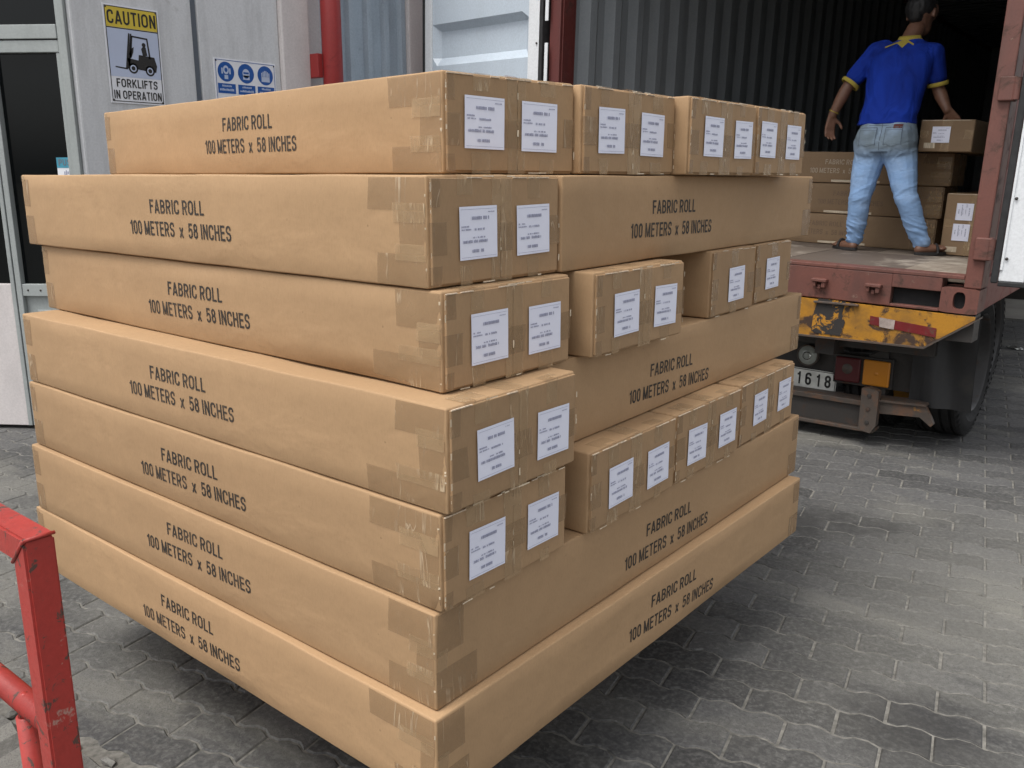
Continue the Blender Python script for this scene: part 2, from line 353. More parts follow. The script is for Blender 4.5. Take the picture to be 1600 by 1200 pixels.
def glyphs(t):
    a = t / 2; T = 1 - a; w = .56; R = w - a; r = .20; md = .53
    G_ = {
     'A': (.60, [([(a * .8, 0), (.30, 1.0 - a * .2)], 0), ([(.30, 1.0 - a * .2), (.60 - a * .8, 0)], 0), ([(.14, .27), (.46, .27)], 0)]),
     'B': (w, [([(a, 0), (a, 1)], 0), ([(a, T), (R - .01, T, r), (R - .01, md, r), (a, md)], 0), ([(a, md), (R, md, r), (R, a, r), (a, a)], 0)]),
     'C': (w, [([(R, .68), (R, T, r), (a, T, r), (a, a, r), (R, a, r), (R, .34)], 0)]),
     'E': (.50, [([(a, 0), (a, 1)], 0), ([(a, T), (.50, T)], 0), ([(a, md), (.46, md)], 0), ([(a, a), (.50, a)], 0)]),
     'F': (.48, [([(a, 0), (a, 1)], 0), ([(a, T), (.48, T)], 0), ([(a, md), (.43, md)], 0)]),
     'H': (w, [([(a, 0), (a, 1)], 0), ([(R, 0), (R, 1)], 0), ([(a, md), (R, md)], 0)]),
     'I': (t, [([(a, 0), (a, 1)], 0)]),
     'K': (.58, [([(a, 0), (a, 1)], 0), ([(a, .36), (.53, .99)], 0), ([(.25, .56), (.53, .01)], 0)]),
     'L': (.47, [([(a, 0), (a, 1)], 0), ([(a, a), (.47, a)], 0)]),
     'M': (.70, [([(a, 0), (a, 1)], 0), ([(.70 - a, 0), (.70 - a, 1)], 0), ([(a * 1.1, .97), (.35, .05)], 0), ([(.35, .05), (.70 - a * 1.1, .97)], 0)]),
     'N': (w, [([(a, 0), (a, 1)], 0), ([(R, 0), (R, 1)], 0), ([(a * 1.1, .97), (R - a * .1, .03)], 0)]),
     'O': (.60, [([(a, T, r), (a, a, r), (.60 - a, a, r), (.60 - a, T, r)], 1)]),
     'P': (.54, [([(a, 0), (a, 1)], 0), ([(a, T), (.54 - a, T, r), (.54 - a, .45, r), (a, .45)], 0)]),
     'R': (w, [([(a, 0), (a, 1)], 0), ([(a, T), (R, T, r), (R, .47, r), (a, .47)], 0), ([(.30, .47), (R, 0)], 0)]),
     'S': (.54, [([(.54 - a, .70), (.54 - a, T, .18), (a, T, .2), (a, .53, .16), (.54 - a, .48, .16), (.54 - a, a, .2), (a, a, .18), (a, .30)], 0)]),
     'T': (.52, [([(.26, 0), (.26, 1)], 0), ([(0, T), (.52, T)], 0)]),
     'U': (w, [([(a, 1), (a, a, .2), (R, a, .2), (R, 1)], 0)]),
     'x': (.46, [([(.04, .68), (.42, .0)], 0), ([(.42, .68), (.04, .0)], 0)]),
     '0': (.50, [([(a, T, .19), (a, a, .19), (.50 - a, a, .19), (.50 - a, T, .19)], 1)]),
     '1': (.34, [([(.34 - a, 0), (.34 - a, 1)], 0), ([(.34 - a, .95), (.20, .80), (.04, .76)], 0)]),
     '5': (.50, [([(.47, T), (.12, T), (.08, .52), (.14, .60, .05), (.50 - a, .62, .2), (.50 - a, a, .2), (a, a, .18), (a, .26)], 0)]),
     '6': (.50, [([(.50 - a, .74), (.50 - a, T, .18), (a, T, .2), (a, a, .2), (.50 - a, a, .18), (.50 - a, .56, .18), (a, .56, .1), (a, .42)], 0)]),
     '8': (.50, [([(.09, T, .16), (.09, md, .15), (.41, md, .15), (.41, T, .16)], 1), ([(a, md, .17), (a, a, .18), (.50 - a, a, .18), (.50 - a, md, .17)], 1)]),
     '9': (.50, [([(a, .26), (a, a, .18), (.50 - a, a, .2), (.50 - a, T, .2), (a, T, .18), (a, .44, .18), (.50 - a, .44, .1), (.50 - a, .58)], 0)]),
    }
    return G_
def text_mesh(txt, w, cap, mat, name, weight=0.0, stroke=.155, gap=.13, word=None):
    """condensed grotesque capitals built from strokes; lies in the x-z plane, centred on x"""
    gl = glyphs(stroke); x = 0; mb = MB(); si = 0; wi = 0; was = False
    for ch in txt:
        if ch == ' ':
            x += .27; wi += 0 if was else 1; was = True; continue
        was = False
        gw, st = gl[ch]
        for pts_, cl in st:
            L, R = stroke_poly(round_path(pts_, cl), stroke, cl); n = len(L); y = -.00004 * (si % 3); si += 1
            vs = [(x + p.x, y, p.y) for p in L] + [(x + p.x, y, p.y) for p in R]
            if word is None or wi in word: mb.add(vs, [(i, (i + 1) % n, n + (i + 1) % n, n + i) for i in range(n if cl else n - 1)])
        x += gw + gap
    x -= gap
    mb.v = [(a / x * w - w / 2, b_, c * cap) for a, b_, c in mb.v]
    return mb.mesh(name, mat)

# ------------------------------------------------------------------ ground, kerb slab, yard
random.seed(7)
PA = math.radians(11)                               # the paving runs 11 degrees off the stack's axes
ca, sa = math.cos(PA), math.sin(PA)
gr = MB(); gr.add([(-150, -150, -.0035), (150, -150, -.0035), (150, 150, -.0035), (-150, 150, -.0035)], [(0, 1, 2, 3)])
ground = tag(gr.build('ground', M['joint']), 'grey interlocking paving with sandy joints', None, None, 'structure')
PL, PWd, GAP = .225, .1125, .0055
def paver_outline(rnd):
    a = .0075; T = [(0, -a), (.028, -a), (.052, a), (.084, a), (.1125, -a), (.1405, -a), (.1645, a), (.1965, a), (.225, -a)]
    g = GAP / 2; bot = []; top = []
    for i, (t, w) in enumerate(T):
        x = min(max(t, g), PL - g)
        if i in (0, len(T) - 1): w = -a * .8
        bot.append((x + (rnd.uniform(-1, 1) * .0012 if 0 < i < 8 else 0), w + g + rnd.uniform(-1, 1) * .0010))
        top.append((x + (rnd.uniform(-1, 1) * .0012 if 0 < i < 8 else 0), w + PWd - g + rnd.uniform(-1, 1) * .0010))
    return bot + top[::-1]
def paver_geo(rnd):
    o = paver_outline(rnd); n = len(o); cx = PL / 2; cy = PWd / 2
    o = [(x - cx, y - cy) for x, y in o]
    ins = [(x - math.copysign(min(.004, abs(x)), x) * (1 if abs(x) > .1 else 0), y - math.copysign(.004, y)) for x, y in o]
    vs = [(x, y, -.03) for x, y in o] + [(x, y, -.0035) for x, y in o] + [(x, y, 0.0) for x, y in ins]
    fs = []
    for k_ in (0, 1):
        for i in range(n): fs.append((k_ * n + i, k_ * n + (i + 1) % n, (k_ + 1) * n + (i + 1) % n, (k_ + 1) * n + i))
    fs.append(tuple(range(2 * n, 3 * n)))
    return vs, fs
rnd = random.Random(3)
variants = [paver_geo(rnd) for _ in range(7)]
vmesh = []
for vs, fs in variants:
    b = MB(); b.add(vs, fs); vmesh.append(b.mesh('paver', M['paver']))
def slab_edge_y(u): return None
spots = []
OX, OY = -1.1, -.197                                 # a corner on the broken slab edge; paving lies beyond it
for j in range(-30, 95):
    for i in range(-40, 52):
        u = (i + (.5 if j % 2 else 0)) * PL; v_ = j * PWd + .06
        x = OX + u * ca - v_ * sa; y = OY + u * sa + v_ * ca
        if not (-4.6 < x < 5.5 and -2.2 < y < 8.9): continue
        if v_ < .02 and u < 1.0: continue            # the rough slab
        dx, dy = x - CAM.x, y - CAM.y
        f_ = dx * math.sin(YAW) + dy * math.cos(YAW); r_ = dx * math.cos(YAW) - dy * math.sin(YAW)
        if f_ < -.6 or abs(r_) > max(f_, 0) * 1.2 + 2.6: continue
        inview = abs(r_) < .60 * f_ + .12 and not (-1.3 < x < -.02 and .12 < y < 1.45) and f_ > 1.25
        spots.append((f_ * f_ + r_ * r_ if inview else 1e6 + f_, x, y))
spots.sort()
rest = MB()
for n_i, (d_, x, y) in enumerate(spots):
    z = rnd.uniform(-.0018, .0015); rz = PA + rnd.uniform(-.008, .008); tx, ty = rnd.uniform(-.007, .007), rnd.uniform(-.007, .007)
    if n_i < 300 and d_ < 1e6:
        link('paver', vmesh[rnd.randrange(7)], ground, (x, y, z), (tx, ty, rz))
    else:
        vs, fs = variants[rnd.randrange(7)]; c_, s_ = math.cos(rz), math.sin(rz)
        rest.add([(x + a * c_ - b * s_, y + a * s_ + b * c_, z + e + a * ty + b * tx) for a, b, e in vs], fs)
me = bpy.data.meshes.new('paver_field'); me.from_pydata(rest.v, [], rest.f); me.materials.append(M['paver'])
tag(link('paver_field', me, ground), kind='stuff')
sb = MB()
yd = MB(); yd.add([(-30, 8.75, .004), (60, 8.75, .004), (60, 90, .004), (-30, 90, .004)], [(0, 1, 2, 3)])
tag(yd.build('concrete_yard', M['yard']), 'bare concrete beyond the paving, coloured pale as if sunlit', None, None, 'structure')
# slab with broken edge, in paving coordinates
ns = 90; top = []; rr_ = random.Random(11)
for i in range(ns + 1):
    u = -4.2 + i * 5.2 / ns; w = -.045 + noise.noise(Vector((u * 7, 0, 0))) * .022 + noise.noise(Vector((u * 25, 3, 0))) * .014
    top.append((u, w))
sb = MB()
for i in range(ns):
    (a, b), (c, d) = top[i], top[i + 1]
    P = lambda u, w, z: (OX + u * ca - w * sa, OY + u * sa + w * ca, z)
    sb.add([P(a, b, -.004), P(c, d, -.004), P(c, d - .012, .014), P(a, b - .012, .014), P(c, -1.6, .016), P(a, -1.6, .016)],
           [(0, 1, 2, 3), (3, 2, 4, 5)])
tag(sb.build('concrete_slab', M['slab']), 'worn concrete slab with a broken edge at the paving', None, None, 'structure')
# broken lumps along that edge
for i in range(9):
    u = -.30 + i * .095 + rr_.uniform(-.01, .01); s_ = rr_.uniform(.006, .017)
    bm = bmesh.new(); bmesh.ops.create_icosphere(bm, subdivisions=1, radius=s_)
    for w in bm.verts: w.co = Vector((w.co.x * 1.5, w.co.y, w.co.z * .6)) * rr_.uniform(.75, 1.25)
    me = bpy.data.meshes.new('rubble'); bm.to_mesh(me); bm.free(); me.materials.append(M['slab'])
    o = link('rubble', me, None, (OX + u * ca + .028 * sa, OY + u * sa - .028 * ca + rr_.uniform(-.008, .008), .004), (0, 0, rr_.uniform(0, 3)))
    tag(o, 'small grey concrete crumb in the broken joint beside the rough slab', 'rubble', 'concrete crumbs along the broken slab edge')

# ------------------------------------------------------------------ building on the left
bld = thing('warehouse_building', 'grey metal-clad warehouse wall with dark glass doors, behind the cartons', 'building', (-3.6, 1.203, 0))
def P3(mb, name, mat, parent=bld): return mb.build(name, mat, parent)
H = 4.6
b = MB(); b.box(-.12, .0, 0, -.0, .66, H, b=.006); P3(b, 'wall_panel', M['wall'])
b = MB(); b.box(-.12, .70, 0, -.004, 1.235, H, b=.006); P3(b, 'wall_panel', M['wall'])
b = MB(); b.box(-.12, .597 + .063, 0, -.020, .70, H); P3(b, 'seam_strip', M['seam'])
b = MB(); b.box(-.12, 1.237, 0, .03, 1.44, H, b=.008); P3(b, 'pilaster', M['wall_light'])
b = MB(); b.box(-.16, 1.44, 0, -.06, 1.60, H); P3(b, 'wall_panel', M['wall_light'])
# trapezoid cladding, ribs run up
prof = []
y = 1.60
while y < 2.27:
    prof += [(y, -.06), (y + .045, -.06), (y + .06, -.03), (y + .10, -.03), (y + .115, -.06), (y + .155, -.06)]; y += .155
b = MB(); vs = []
for (yy, xx) in prof: vs += [(xx, yy, 0), (xx, yy, H)]
b.add(vs, [(2 * i, 2 * i + 2, 2 * i + 3, 2 * i + 1) for i in range(len(prof) - 1)]); P3(b, 'cladding', M['clad'])
b = MB(); b.box(-.16, 2.22, 0, -.07, 2.33, H); P3(b, 'gap_strip', M['dark'])
b = MB(); b.box(-.14, 2.325, 0, .0, 2.60, H, b=.008); P3(b, 'pilaster', M['wall_light'])
prof2 = []
y = 2.6
while y < 9:
    prof2 += [(y, -.06), (y + .045, -.06), (y + .06, -.03), (y + .10, -.03), (y + .115, -.06)]; y += .155
b = MB(); vs = []
for (yy, xx) in prof2: vs += [(xx, yy, 0), (xx, yy, H)]
b.add(vs, [(2 * i, 2 * i + 2, 2 * i + 3, 2 * i + 1) for i in range(len(prof2) - 1)]); P3(b, 'cladding', M['clad'])
# door wall: local frame, +x runs from corner leftwards; the face is turned to the loading bay
DA = math.atan2(-.266, -.39)
dw = thing('glass_door', 'dark glazed grey metal door with kick panel and PUSH sticker, beside the caution sign', 'door', (-3.6, 1.203, 0), (0, 0, DA))
# here local +x leftwards along wall, local +y is outward
def D(x0, x1, z0, z1, y0, y1, name, mat, par=dw, bev=.003):
    q = MB(); q.box(x0, y0, z0, x1, y1, z1, b=bev); return q.build(name, mat, par)
D(-.0, .022, 0, H, -.10, .0, 'door_jamb', M['wall'])
D(.024, .060, 0, H, -.10, .022, 'door_jamb', M['alu'])
D(.061, .078, 0, H, -.10, .006, 'door_jamb', M['alu'])
D(.079, 1.35, 2.018, 2.085, -.08, .010, 'transom_bar', M['alu'])
D(.079, 1.35, 2.087, 2.9, -.05, -.035, 'transom_window', M['glass'])
D(.079, 1.35, 2.902, 2.97, -.08, .010, 'head_bar', M['alu'])
D(.079, .46, 1.955, 2.012, -.06, .004, 'top_rail', M['alu'])
D(.079, .098, .02, 1.954, -.06, .0, 'stile', M['alu'])
D(.432, .462, .02, 1.954, -.06, .004, 'stile', M['alu'])
D(.0985, .4315, .80, 1.954, -.04, -.03, 'door_glass', M['glass'])
D(.0985, .4315, .735, .799, -.06, .0, 'middle_rail', M['alu'])
D(.0985, .4315, .02, .734, -.045, -.025, 'kick_panel', M['alu'])
D(.16, .37, .10, .66, -.025, -.012, 'kick_panel_inset', M['alu'])
for i in range(5):
    q = MB(); q.lathe([(0, .004), (.004, .003), (.006, 0)], (.12 + i * .07, 0, .767), 'y', 10); q.build('rivet', M['steel_dirty'], dw, True)
dl = thing('grey_door_leaf', 'pale grey panelled door leaf with dark glass above, at the left picture edge', 'door', (-3.6, 1.203, 0), (0, 0, DA))
D(.468, .49, .02, 2.012, -.05, .006, 'stile', M['alu'], dl)
D(.491, 1.35, .80, 2.012, -.03, -.02, 'door_glass', M['glass'], dl)
D(.491, 1.35, .02, .799, -.04, .002, 'kick_panel', M['wall_light'], dl)
b = MB(); c_, s_ = math.cos(DA), math.sin(DA)
b.box(1.36, -.12, 0, 4, 0, H); b.box(.0, -.12, 2.98, 1.36, -.002, H)
o = b.build('wall_panel', M['wall'], bld); o.rotation_euler = (0, 0, DA)
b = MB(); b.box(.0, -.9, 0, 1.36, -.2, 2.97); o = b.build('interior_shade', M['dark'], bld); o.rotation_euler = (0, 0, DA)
# sticker PUSH: local frame facing outward (+y local of the door wall = flat()'s -y after half turn)
st = thing('push_sticker', 'small blue and white PUSH sticker on the dark door glass', 'sticker', (-3.6, 1.203, 0), (0, 0, DA + math.pi))
stc = (-.121, 0, 1.398)
flat([rect(-.055, -.085, .055, .052)], 'sticker_paper', M['white'], st, stc, 0, .029, .001)
flat([rect(-.055, .0, .055, .052)], 'sticker_band', M['cyan'], st, stc, 0, .0275, .0006)
t_ = text_mesh('PUSH', .088, .032, M['seam'], 'sticker_lettering', .02); link('sticker_lettering', t_, st, (stc[0], .0262, stc[2] + .011))
flat([rect(-.02 + i * .009, -.042 + (i % 3) * .006, -.014 + i * .009, -.018 + (i % 2) * .006) for i in range(5)], 'sticker_print', M['grey_ink'], st, stc, 0, .0272)

# red drainpipe
dp = thing('drainpipe', 'red vertical drainpipe on the wall between pilaster and ribbed cladding', 'pipe', (-3.48, 2.74, 0))
b = MB(); b.tube((0, 0, 0), (0, 0, H), .062, n=28); b.build('pipe', M['pipe_red'], dp, True)
b = MB(); b.box(-.12, -.10, 1.95, -.02, -.062, 2.09, b=.003); b.box(-.12, -.10, 1.958, -.1, -.04, 2.082, b=.003); b.build('bracket', M['pipe_red'], dp)
b = MB(); b.tube((0, 0, 3.1), (0, 0, 3.16), .068, n=28); b.build('coupling', M['pipe_red'], dp, True)
b = MB(); b.tube((0, 0, .8), (0, 0, .86), .068, n=28); b.build('coupling', M['pipe_red'], dp, True)

# caution sign on the wall (faces +X)
HP = math.pi / 2
sg = thing('caution_sign', 'tall caution sign with black forklift picture and yellow heading', 'sign', (-3.598, 1.513, 1.967), (0, 0, HP))
sw, sh = .300, .480
flat([rect(-sw / 2, -sh / 2, sw / 2, sh / 2)], 'sign_board', M['white'], sg, (0, 0, 0), 0, 0, .004)
bd = .0085; e = .008
fr = [rect(-sw / 2 + e, -sh / 2 + e, sw / 2 - e, -sh / 2 + e + .004), rect(-sw / 2 + e, sh / 2 - e - .004, sw / 2 - e, sh / 2 - e),
      rect(-sw / 2 + e, -sh / 2 + e, -sw / 2 + e + .004, sh / 2 - e), rect(sw / 2 - e - .004, -sh / 2 + e, sw / 2 - e, sh / 2 - e)]
flat(fr, 'sign_border', M['ink'], sg, (0, 0, 0), 0, -.0052)
flat([rect(-sw / 2 + .012, .132, sw / 2 - .012, sh / 2 - .012)], 'sign_heading', M['signyellow'], sg, (0, 0, 0), 0, -.0046)
flat([rect(-sw / 2 + .012, .126, sw / 2 - .012, .131)], 'sign_border', M['ink'], sg, (0, 0, 0), 0, -.0050)
flat([rect(-sw / 2 + .012, -.108, sw / 2 - .012, .126)], 'sign_picture', M['signblue'], sg, (0, 0, 0), 0, -.0046)
link('sign_lettering', text_mesh('CAUTION', .262, .066, M['ink'], 'sign_lettering', .02), sg, (0, -.0056, .147))
link('sign_lettering', text_mesh('FORKLIFTS', .225, .042, M['ink'], 'sign_lettering', .03), sg, (0, -.0056, -.160))
link('sign_lettering', text_mesh('IN OPERATION', .262, .042, M['ink'], 'sign_lettering', .03), sg, (0, -.0056, -.218))
fk = [[(-.110, -.072), (-.045, -.078), (-.045, -.071), (-.110, -.066)],                              # fork
      [(-.055, -.074), (-.038, -.074), (-.018, .100), (-.026, .102)], [(-.040, -.060), (-.030, -.060), (-.008, .10), (-.016, .10)],  # mast
      [(-.012, .092), (.078, .086), (.078, .078), (-.012, .084)], [(.070, .084), (.078, .084), (.088, -.015), (.078, -.015)],   # roof guard
      [(-.012, .088), (-.004, .088), (-.020, -.02), (-.030, -.02)],
      [(-.035, -.055), (-.045, -.02), (.018, -.028), (.022, .0), (.108, -.006), (.120, -.05), (.112, -.082), (.03, -.075), (-.02, -.07)],   # body
      [(.045, -.005), (.038, .030), (.050, .045), (.064, .040), (.070, .0)], circ(.054, .051, .011, 12),    # driver
      [(-.030, .0), (-.012, .030), (-.002, .036), (-.006, .012), (-.02, -.02)],
      circ(-.014, -.070, .026), circ(.078, -.076, .026)]
flat([p for p in fk], 'forklift_picture', M['ink'], sg, (.0, 0, .008), 0, -.0054)
for c_x, c_z in ((-.014, -.070), (.078, -.076)): flat([circ(c_x, c_z, .017)], 'forklift_wheel', M['signblue'], sg, (.0, 0, .008), 0, -.0058)
for c_x, c_z in ((-.014, -.070), (.078, -.076)): flat([circ(c_x, c_z, .011)], 'wheel_hub', M['ink'], sg, (.0, 0, .008), 0, -.0062)

# protective equipment sign
ps = thing('safety_sign', 'white sign with three round blue protective gear symbols, right of the caution sign', 'sign', (-3.604, 2.19, 1.865), (0, 0, HP))
pw, ph = .415, .46
flat([rect(-pw / 2, -ph / 2, pw / 2, ph / 2)], 'sign_board', M['white'], ps, (0, 0, -.085), 0, 0, .004)
z1 = ph / 2 - .085
fr = [rect(-pw / 2 + e, z1 - e - .003, pw / 2 - e, z1 - e), rect(-pw / 2 + e, z1 - ph + e, -pw / 2 + e + .003, z1 - e), rect(pw / 2 - e - .003, z1 - ph + e, pw / 2 - e, z1 - e), rect(-pw / 2 + e, z1 - ph + e, pw / 2 - e, z1 - ph + e + .003)]
flat(fr, 'sign_border', M['blue'], ps, (0, 0, 0), 0, -.0052)
for row in range(2):
    for i in range(3):
        cx = -.133 + i * .133; cz = z1 - .072 - row * .215
        flat([circ(cx, cz, .054, 32)], 'symbol_disc', M['blue'], ps, (0, 0, 0), 0, -.0048)
        g = {0: [circ(cx, cz + .010, .019, 16, .024), rect(cx - .030, cz - .012, cx - .021, cz + .02), rect(cx + .021, cz - .012, cx + .030, cz + .02), rect(cx - .012, cz - .040, cx + .012, cz - .018)],
             1: [circ(cx, cz + .0, .024, 18, .026), rect(cx - .022, cz - .034, cx + .022, cz - .01)],
             2: [rect(cx - .028 + j * .010, cz - .01, cx - .021 + j * .010, cz + .030 - abs(j - 2.5) * .006) for j in range(6)] + [rect(cx - .028, cz - .036, cx + .029, cz - .008)]}[i]
        flat(g, 'symbol_picture', M['signblue'], ps, (0, 0, 0), 0, -.0053)
        if i == 0: flat([circ(cx, cz + .010, .010, 12, .012)], 'symbol_detail', M['blue'], ps, (0, 0, 0), 0, -.0058)
        if i == 1: flat([rect(cx - .018, cz - .002, cx + .018, cz + .008), rect(cx - .010, cz - .026, cx + .01, cz - .021)], 'symbol_detail', M['blue'], ps, (0, 0, 0), 0, -.0058)
        flat([rect(cx - .058, cz - .118, cx + .058, cz - .064)], 'symbol_caption', M['blue'], ps, (0, 0, 0), 0, -.0048)
        rq = random.Random(i + row * 5)
        flat([rect(cx - .030 + a * .008, cz - .082, cx - .0245 + a * .008, cz - .082 + rq.uniform(.007, .011)) for a in range(8)] +
             [rect(cx - .046 + a * .0085, cz - .104, cx - .040 + a * .0085, cz - .104 + rq.uniform(.008, .013)) for a in range(11)], 'caption_print', M['signblue'], ps, (0, 0, 0), 0, -.0053)

for par_, w_, h_, zc_ in ((sg, .135, .225, 0), (ps, .195, .13, 0)):
    for sx_ in (-1, 1):
        for sz_ in ((-1, 1) if par_ is sg else (1,)):
            q = MB(); q.lathe([(0, -.0095), (.0035, -.0090), (.0048, -.0062)], (sx_ * w_, 0, zc_ + sz_ * h_), 'y', 10); q.build('screw', M['steel_dirty'], par_, True)

# ------------------------------------------------------------------ cartons
def carton_body(Lx, Ly, Hh, seed, mat, dull=False):
    """rounded, slightly bulged box from (-Lx..0, 0..Ly, 0..H)"""
    r = .0045
    def lin(L, k_):
        n = max(3, int(L / k_)); a = [0, r * .35, r]; a += [r + (L - 2 * r) * i / n for i in range(1, n)]; return a + [L - r, L - r * .35, L]
    X, Y, Z = lin(Lx, .07), lin(Ly, .07), lin(Hh, .035)
    idx = {}; vs = []; fs = []
    sd_ = Vector((seed * 3.7, seed * 1.3, seed * 2.1))
    def V_(i, j, k_):
        key = (i, j, k_)
        if key in idx: return idx[key]
        p = Vector((X[i], Y[j], Z[k_])); q = Vector((min(max(p.x, r), Lx - r), min(max(p.y, r), Ly - r), min(max(p.z, r), Hh - r)))
        d = p - q; d.normalize(); p = q + d * r
        # gentle bulging and edge waviness, zero at the very corners
        fx = math.sin(math.pi * p.x / Lx); fy = math.sin(math.pi * p.y / Ly); fz = math.sin(math.pi * p.z / Hh)
        n1 = noise.noise(p * 3.1 + sd_); n2 = noise.noise(p * 9 + sd_)
        if abs(d.y) > .7: p.y += math.copysign(1, d.y) * (.0035 * n1 + .0015 * n2 + .0025) * fx ** .5 * fz * (1 if d.y < 0 else .3)
        if abs(d.x) > .7: p.x += math.copysign(1, d.x) * (.0025 * n1 + .0012 * n2) * fy ** .5 * fz
        if abs(d.z) > .5: p.z += -abs(.0035 * n1 + .001 * n2) * math.copysign(1, d.z) * .8
        edge = noise.noise(Vector((p.x * 5, p.y * 5, seed))) * .0015
        p.z += edge * (1 if p.z > Hh / 2 else 0)
        idx[key] = len(vs); vs.append((p.x - Lx, p.y, p.z)); return idx[key]
    nx, ny, nz = len(X) - 1, len(Y) - 1, len(Z) - 1
    for i in range(nx):
        for j in range(ny):
            fs.append((V_(i, j, 0), V_(i, j + 1, 0), V_(i + 1, j + 1, 0), V_(i + 1, j, 0)))
            fs.append((V_(i, j, nz), V_(i + 1, j, nz), V_(i + 1, j + 1, nz), V_(i, j + 1, nz)))
    for i in range(nx):
        for k_ in range(nz):
            fs.append((V_(i, 0, k_), V_(i + 1, 0, k_), V_(i + 1, 0, k_ + 1), V_(i, 0, k_ + 1)))
            fs.append((V_(i, ny, k_), V_(i, ny, k_ + 1), V_(i + 1, ny, k_ + 1), V_(i + 1, ny, k_)))
    for j in range(ny):
        for k_ in range(nz):
            fs.append((V_(0, j, k_), V_(0, j, k_ + 1), V_(0, j + 1, k_ + 1), V_(0, j + 1, k_)))
            fs.append((V_(nx, j, k_), V_(nx, j + 1, k_), V_(nx, j + 1, k_ + 1), V_(nx, j, k_ + 1)))
    me = bpy.data.meshes.new('carton_body'); me.from_pydata(vs, [], fs); me.materials.append(mat)
    me.polygons.foreach_set('use_smooth', [True] * len(me.polygons)); return me

TM = [M['tape'], M['tape2'], M['glint']]

def label_prints(seed):
    rq = random.Random(seed); P = []
    def row(z, x0, n, w, h, j=.5):
        for i in range(n):
            if rq.random() < .12: continue
            P.append(rect(x0 + i * w, z, x0 + i * w + w * rq.uniform(.55, .85), z + h * rq.uniform(1 - j * .4, 1)))
    row(.022, -.020 + rq.uniform(-.003, .003), 14, .0032, .0058, .2)
    row(.010, -.044, 8, .0024, .0028); row(.005, -.044, 12, .0020, .0026)
    row(.004, -.014, 12, .0026, .0040)
    row(-.009, -.018, 5, .0022, .0028); row(-.009, -.004, 9, .0022, .0030)
    row(-.0165, -.040, 24, .0026, .0052)
    row(-.033, -.018, 12, .0025, .0056, .2)
    P.append(rect(-.045, .0395, .045, .0400)); row(.0335, .024, 7, .0024, .0020); P.append(rect(-.045, -.0405, .045, -.0400))
    mb = MB()
    for p in P: mb.add([(a, 0, b) for a, b in p], [(0, 1, 2, 3)])
    return mb.mesh('label_print', M['grey_ink'])
LP = [label_prints(i) for i in range(5)]
def label_sheet():
    mb = MB(); n = 8; vs = []
    for i in range(n + 1):
        for j in range(n + 1):
            x = -.048 + .096 * i / n; z = -.0445 + .089 * j / n
            vs.append((x, -.0005 - .0006 * abs(noise.noise(Vector((x * 30, 0, z * 30)))), z))
    mb.add(vs, [(i * (n + 1) + j, (i + 1) * (n + 1) + j, (i + 1) * (n + 1) + j + 1, i * (n + 1) + j + 1) for i in range(n) for j in range(n)])
    return mb.mesh('shipping_label', M['paper'], True)
LS = label_sheet()
from mathutils.bvhtree import BVHTree
T1 = text_mesh('FABRIC ROLL', .218, .030, M['stencil'], 'printed_lettering', stroke=.148)
T2 = [text_mesh('100 METERS  x  58 INCHES', .408, .0315, M['stencil'], 'printed_lettering', stroke=.148, word=wd) for wd in ((0, 1), (2,), (3, 4))]
def tree_of(me):
    bm = bmesh.new(); bm.from_mesh(me); t = BVHTree.FromBMesh(bm); bm.free(); return t
def onto(tree, face, s_, z, lift):
    """point on the carton's long face: face L looks along -y (s is x), R along +x (s is y)"""
    if face == 'L':
        h = tree.ray_cast(Vector((s_, -1, z)), Vector((0, 1, 0))); return Vector((s_, (h[0].y if h[0] else 0) - lift, z))
    h = tree.ray_cast(Vector((1, s_, z)), Vector((-1, 0, 0))); return Vector(((h[0].x if h[0] else 0) + lift, s_, z))
GRP = 'fabric roll cartons stacked on the pallet'
def lettering(root, tree, face, s, z1_, z2_, r1=0, r2_=0, mat=None):
    for me_, z, t in [(T1, z1_, r1)] + [(m_, z2_, r2_) for m_ in T2]:
        d = me_.copy(); c_, s_ = math.cos(t), math.sin(t)
        if mat: d.materials.clear(); d.materials.append(mat)
        for v in d.vertices:
            x, zz_, y = v.co.x, v.co.z, v.co.y
            v.co = onto(tree, face, s + x * c_ - zz_ * s_, z + x * s_ + zz_ * c_, .0007 - y)
        link('printed_lettering', d, root)
def lay_tape(root, rects, seed, place):
    """each film patch is its own piece; the frayed crumbs are one piece of stuff; place(s, z, lift) gives the point"""
    rq = random.Random(seed); fr_ = MB()
    for (x0, z0, x1, z1, lay, mi) in rects:
        nx = max(2, min(12, int((x1 - x0) / .010))); nz = max(2, min(14, int((z1 - z0) / .012))); vs = []
        j0, j1 = rq.uniform(-.004, .004), rq.uniform(-.004, .004)
        for a in range(nx + 1):
            for c in range(nz + 1):
                x = x0 + (x1 - x0) * a / nx; z = z0 + (z1 - z0) * c / nz
                if mi != 2: x += (j0 * (c / nz) if a == 0 else 0) + (j1 * (1 - c / nz) if a == nx else 0)
                vs.append(place(x, z, .0006 + lay * .0006 + rq.uniform(0, .0006)))
        fs = [(a * (nz + 1) + c, (a + 1) * (nz + 1) + c, (a + 1) * (nz + 1) + c + 1, a * (nz + 1) + c + 1) for a in range(nx) for c in range(nz)]
        if mi == 2: fr_.add(vs, fs)
        else: q = MB(); q.add(vs, fs); q.build('packing_tape', TM[mi], root, True)
    if fr_.v: tag(fr_.build('frayed_tape', M['glint'], root), kind='stuff')
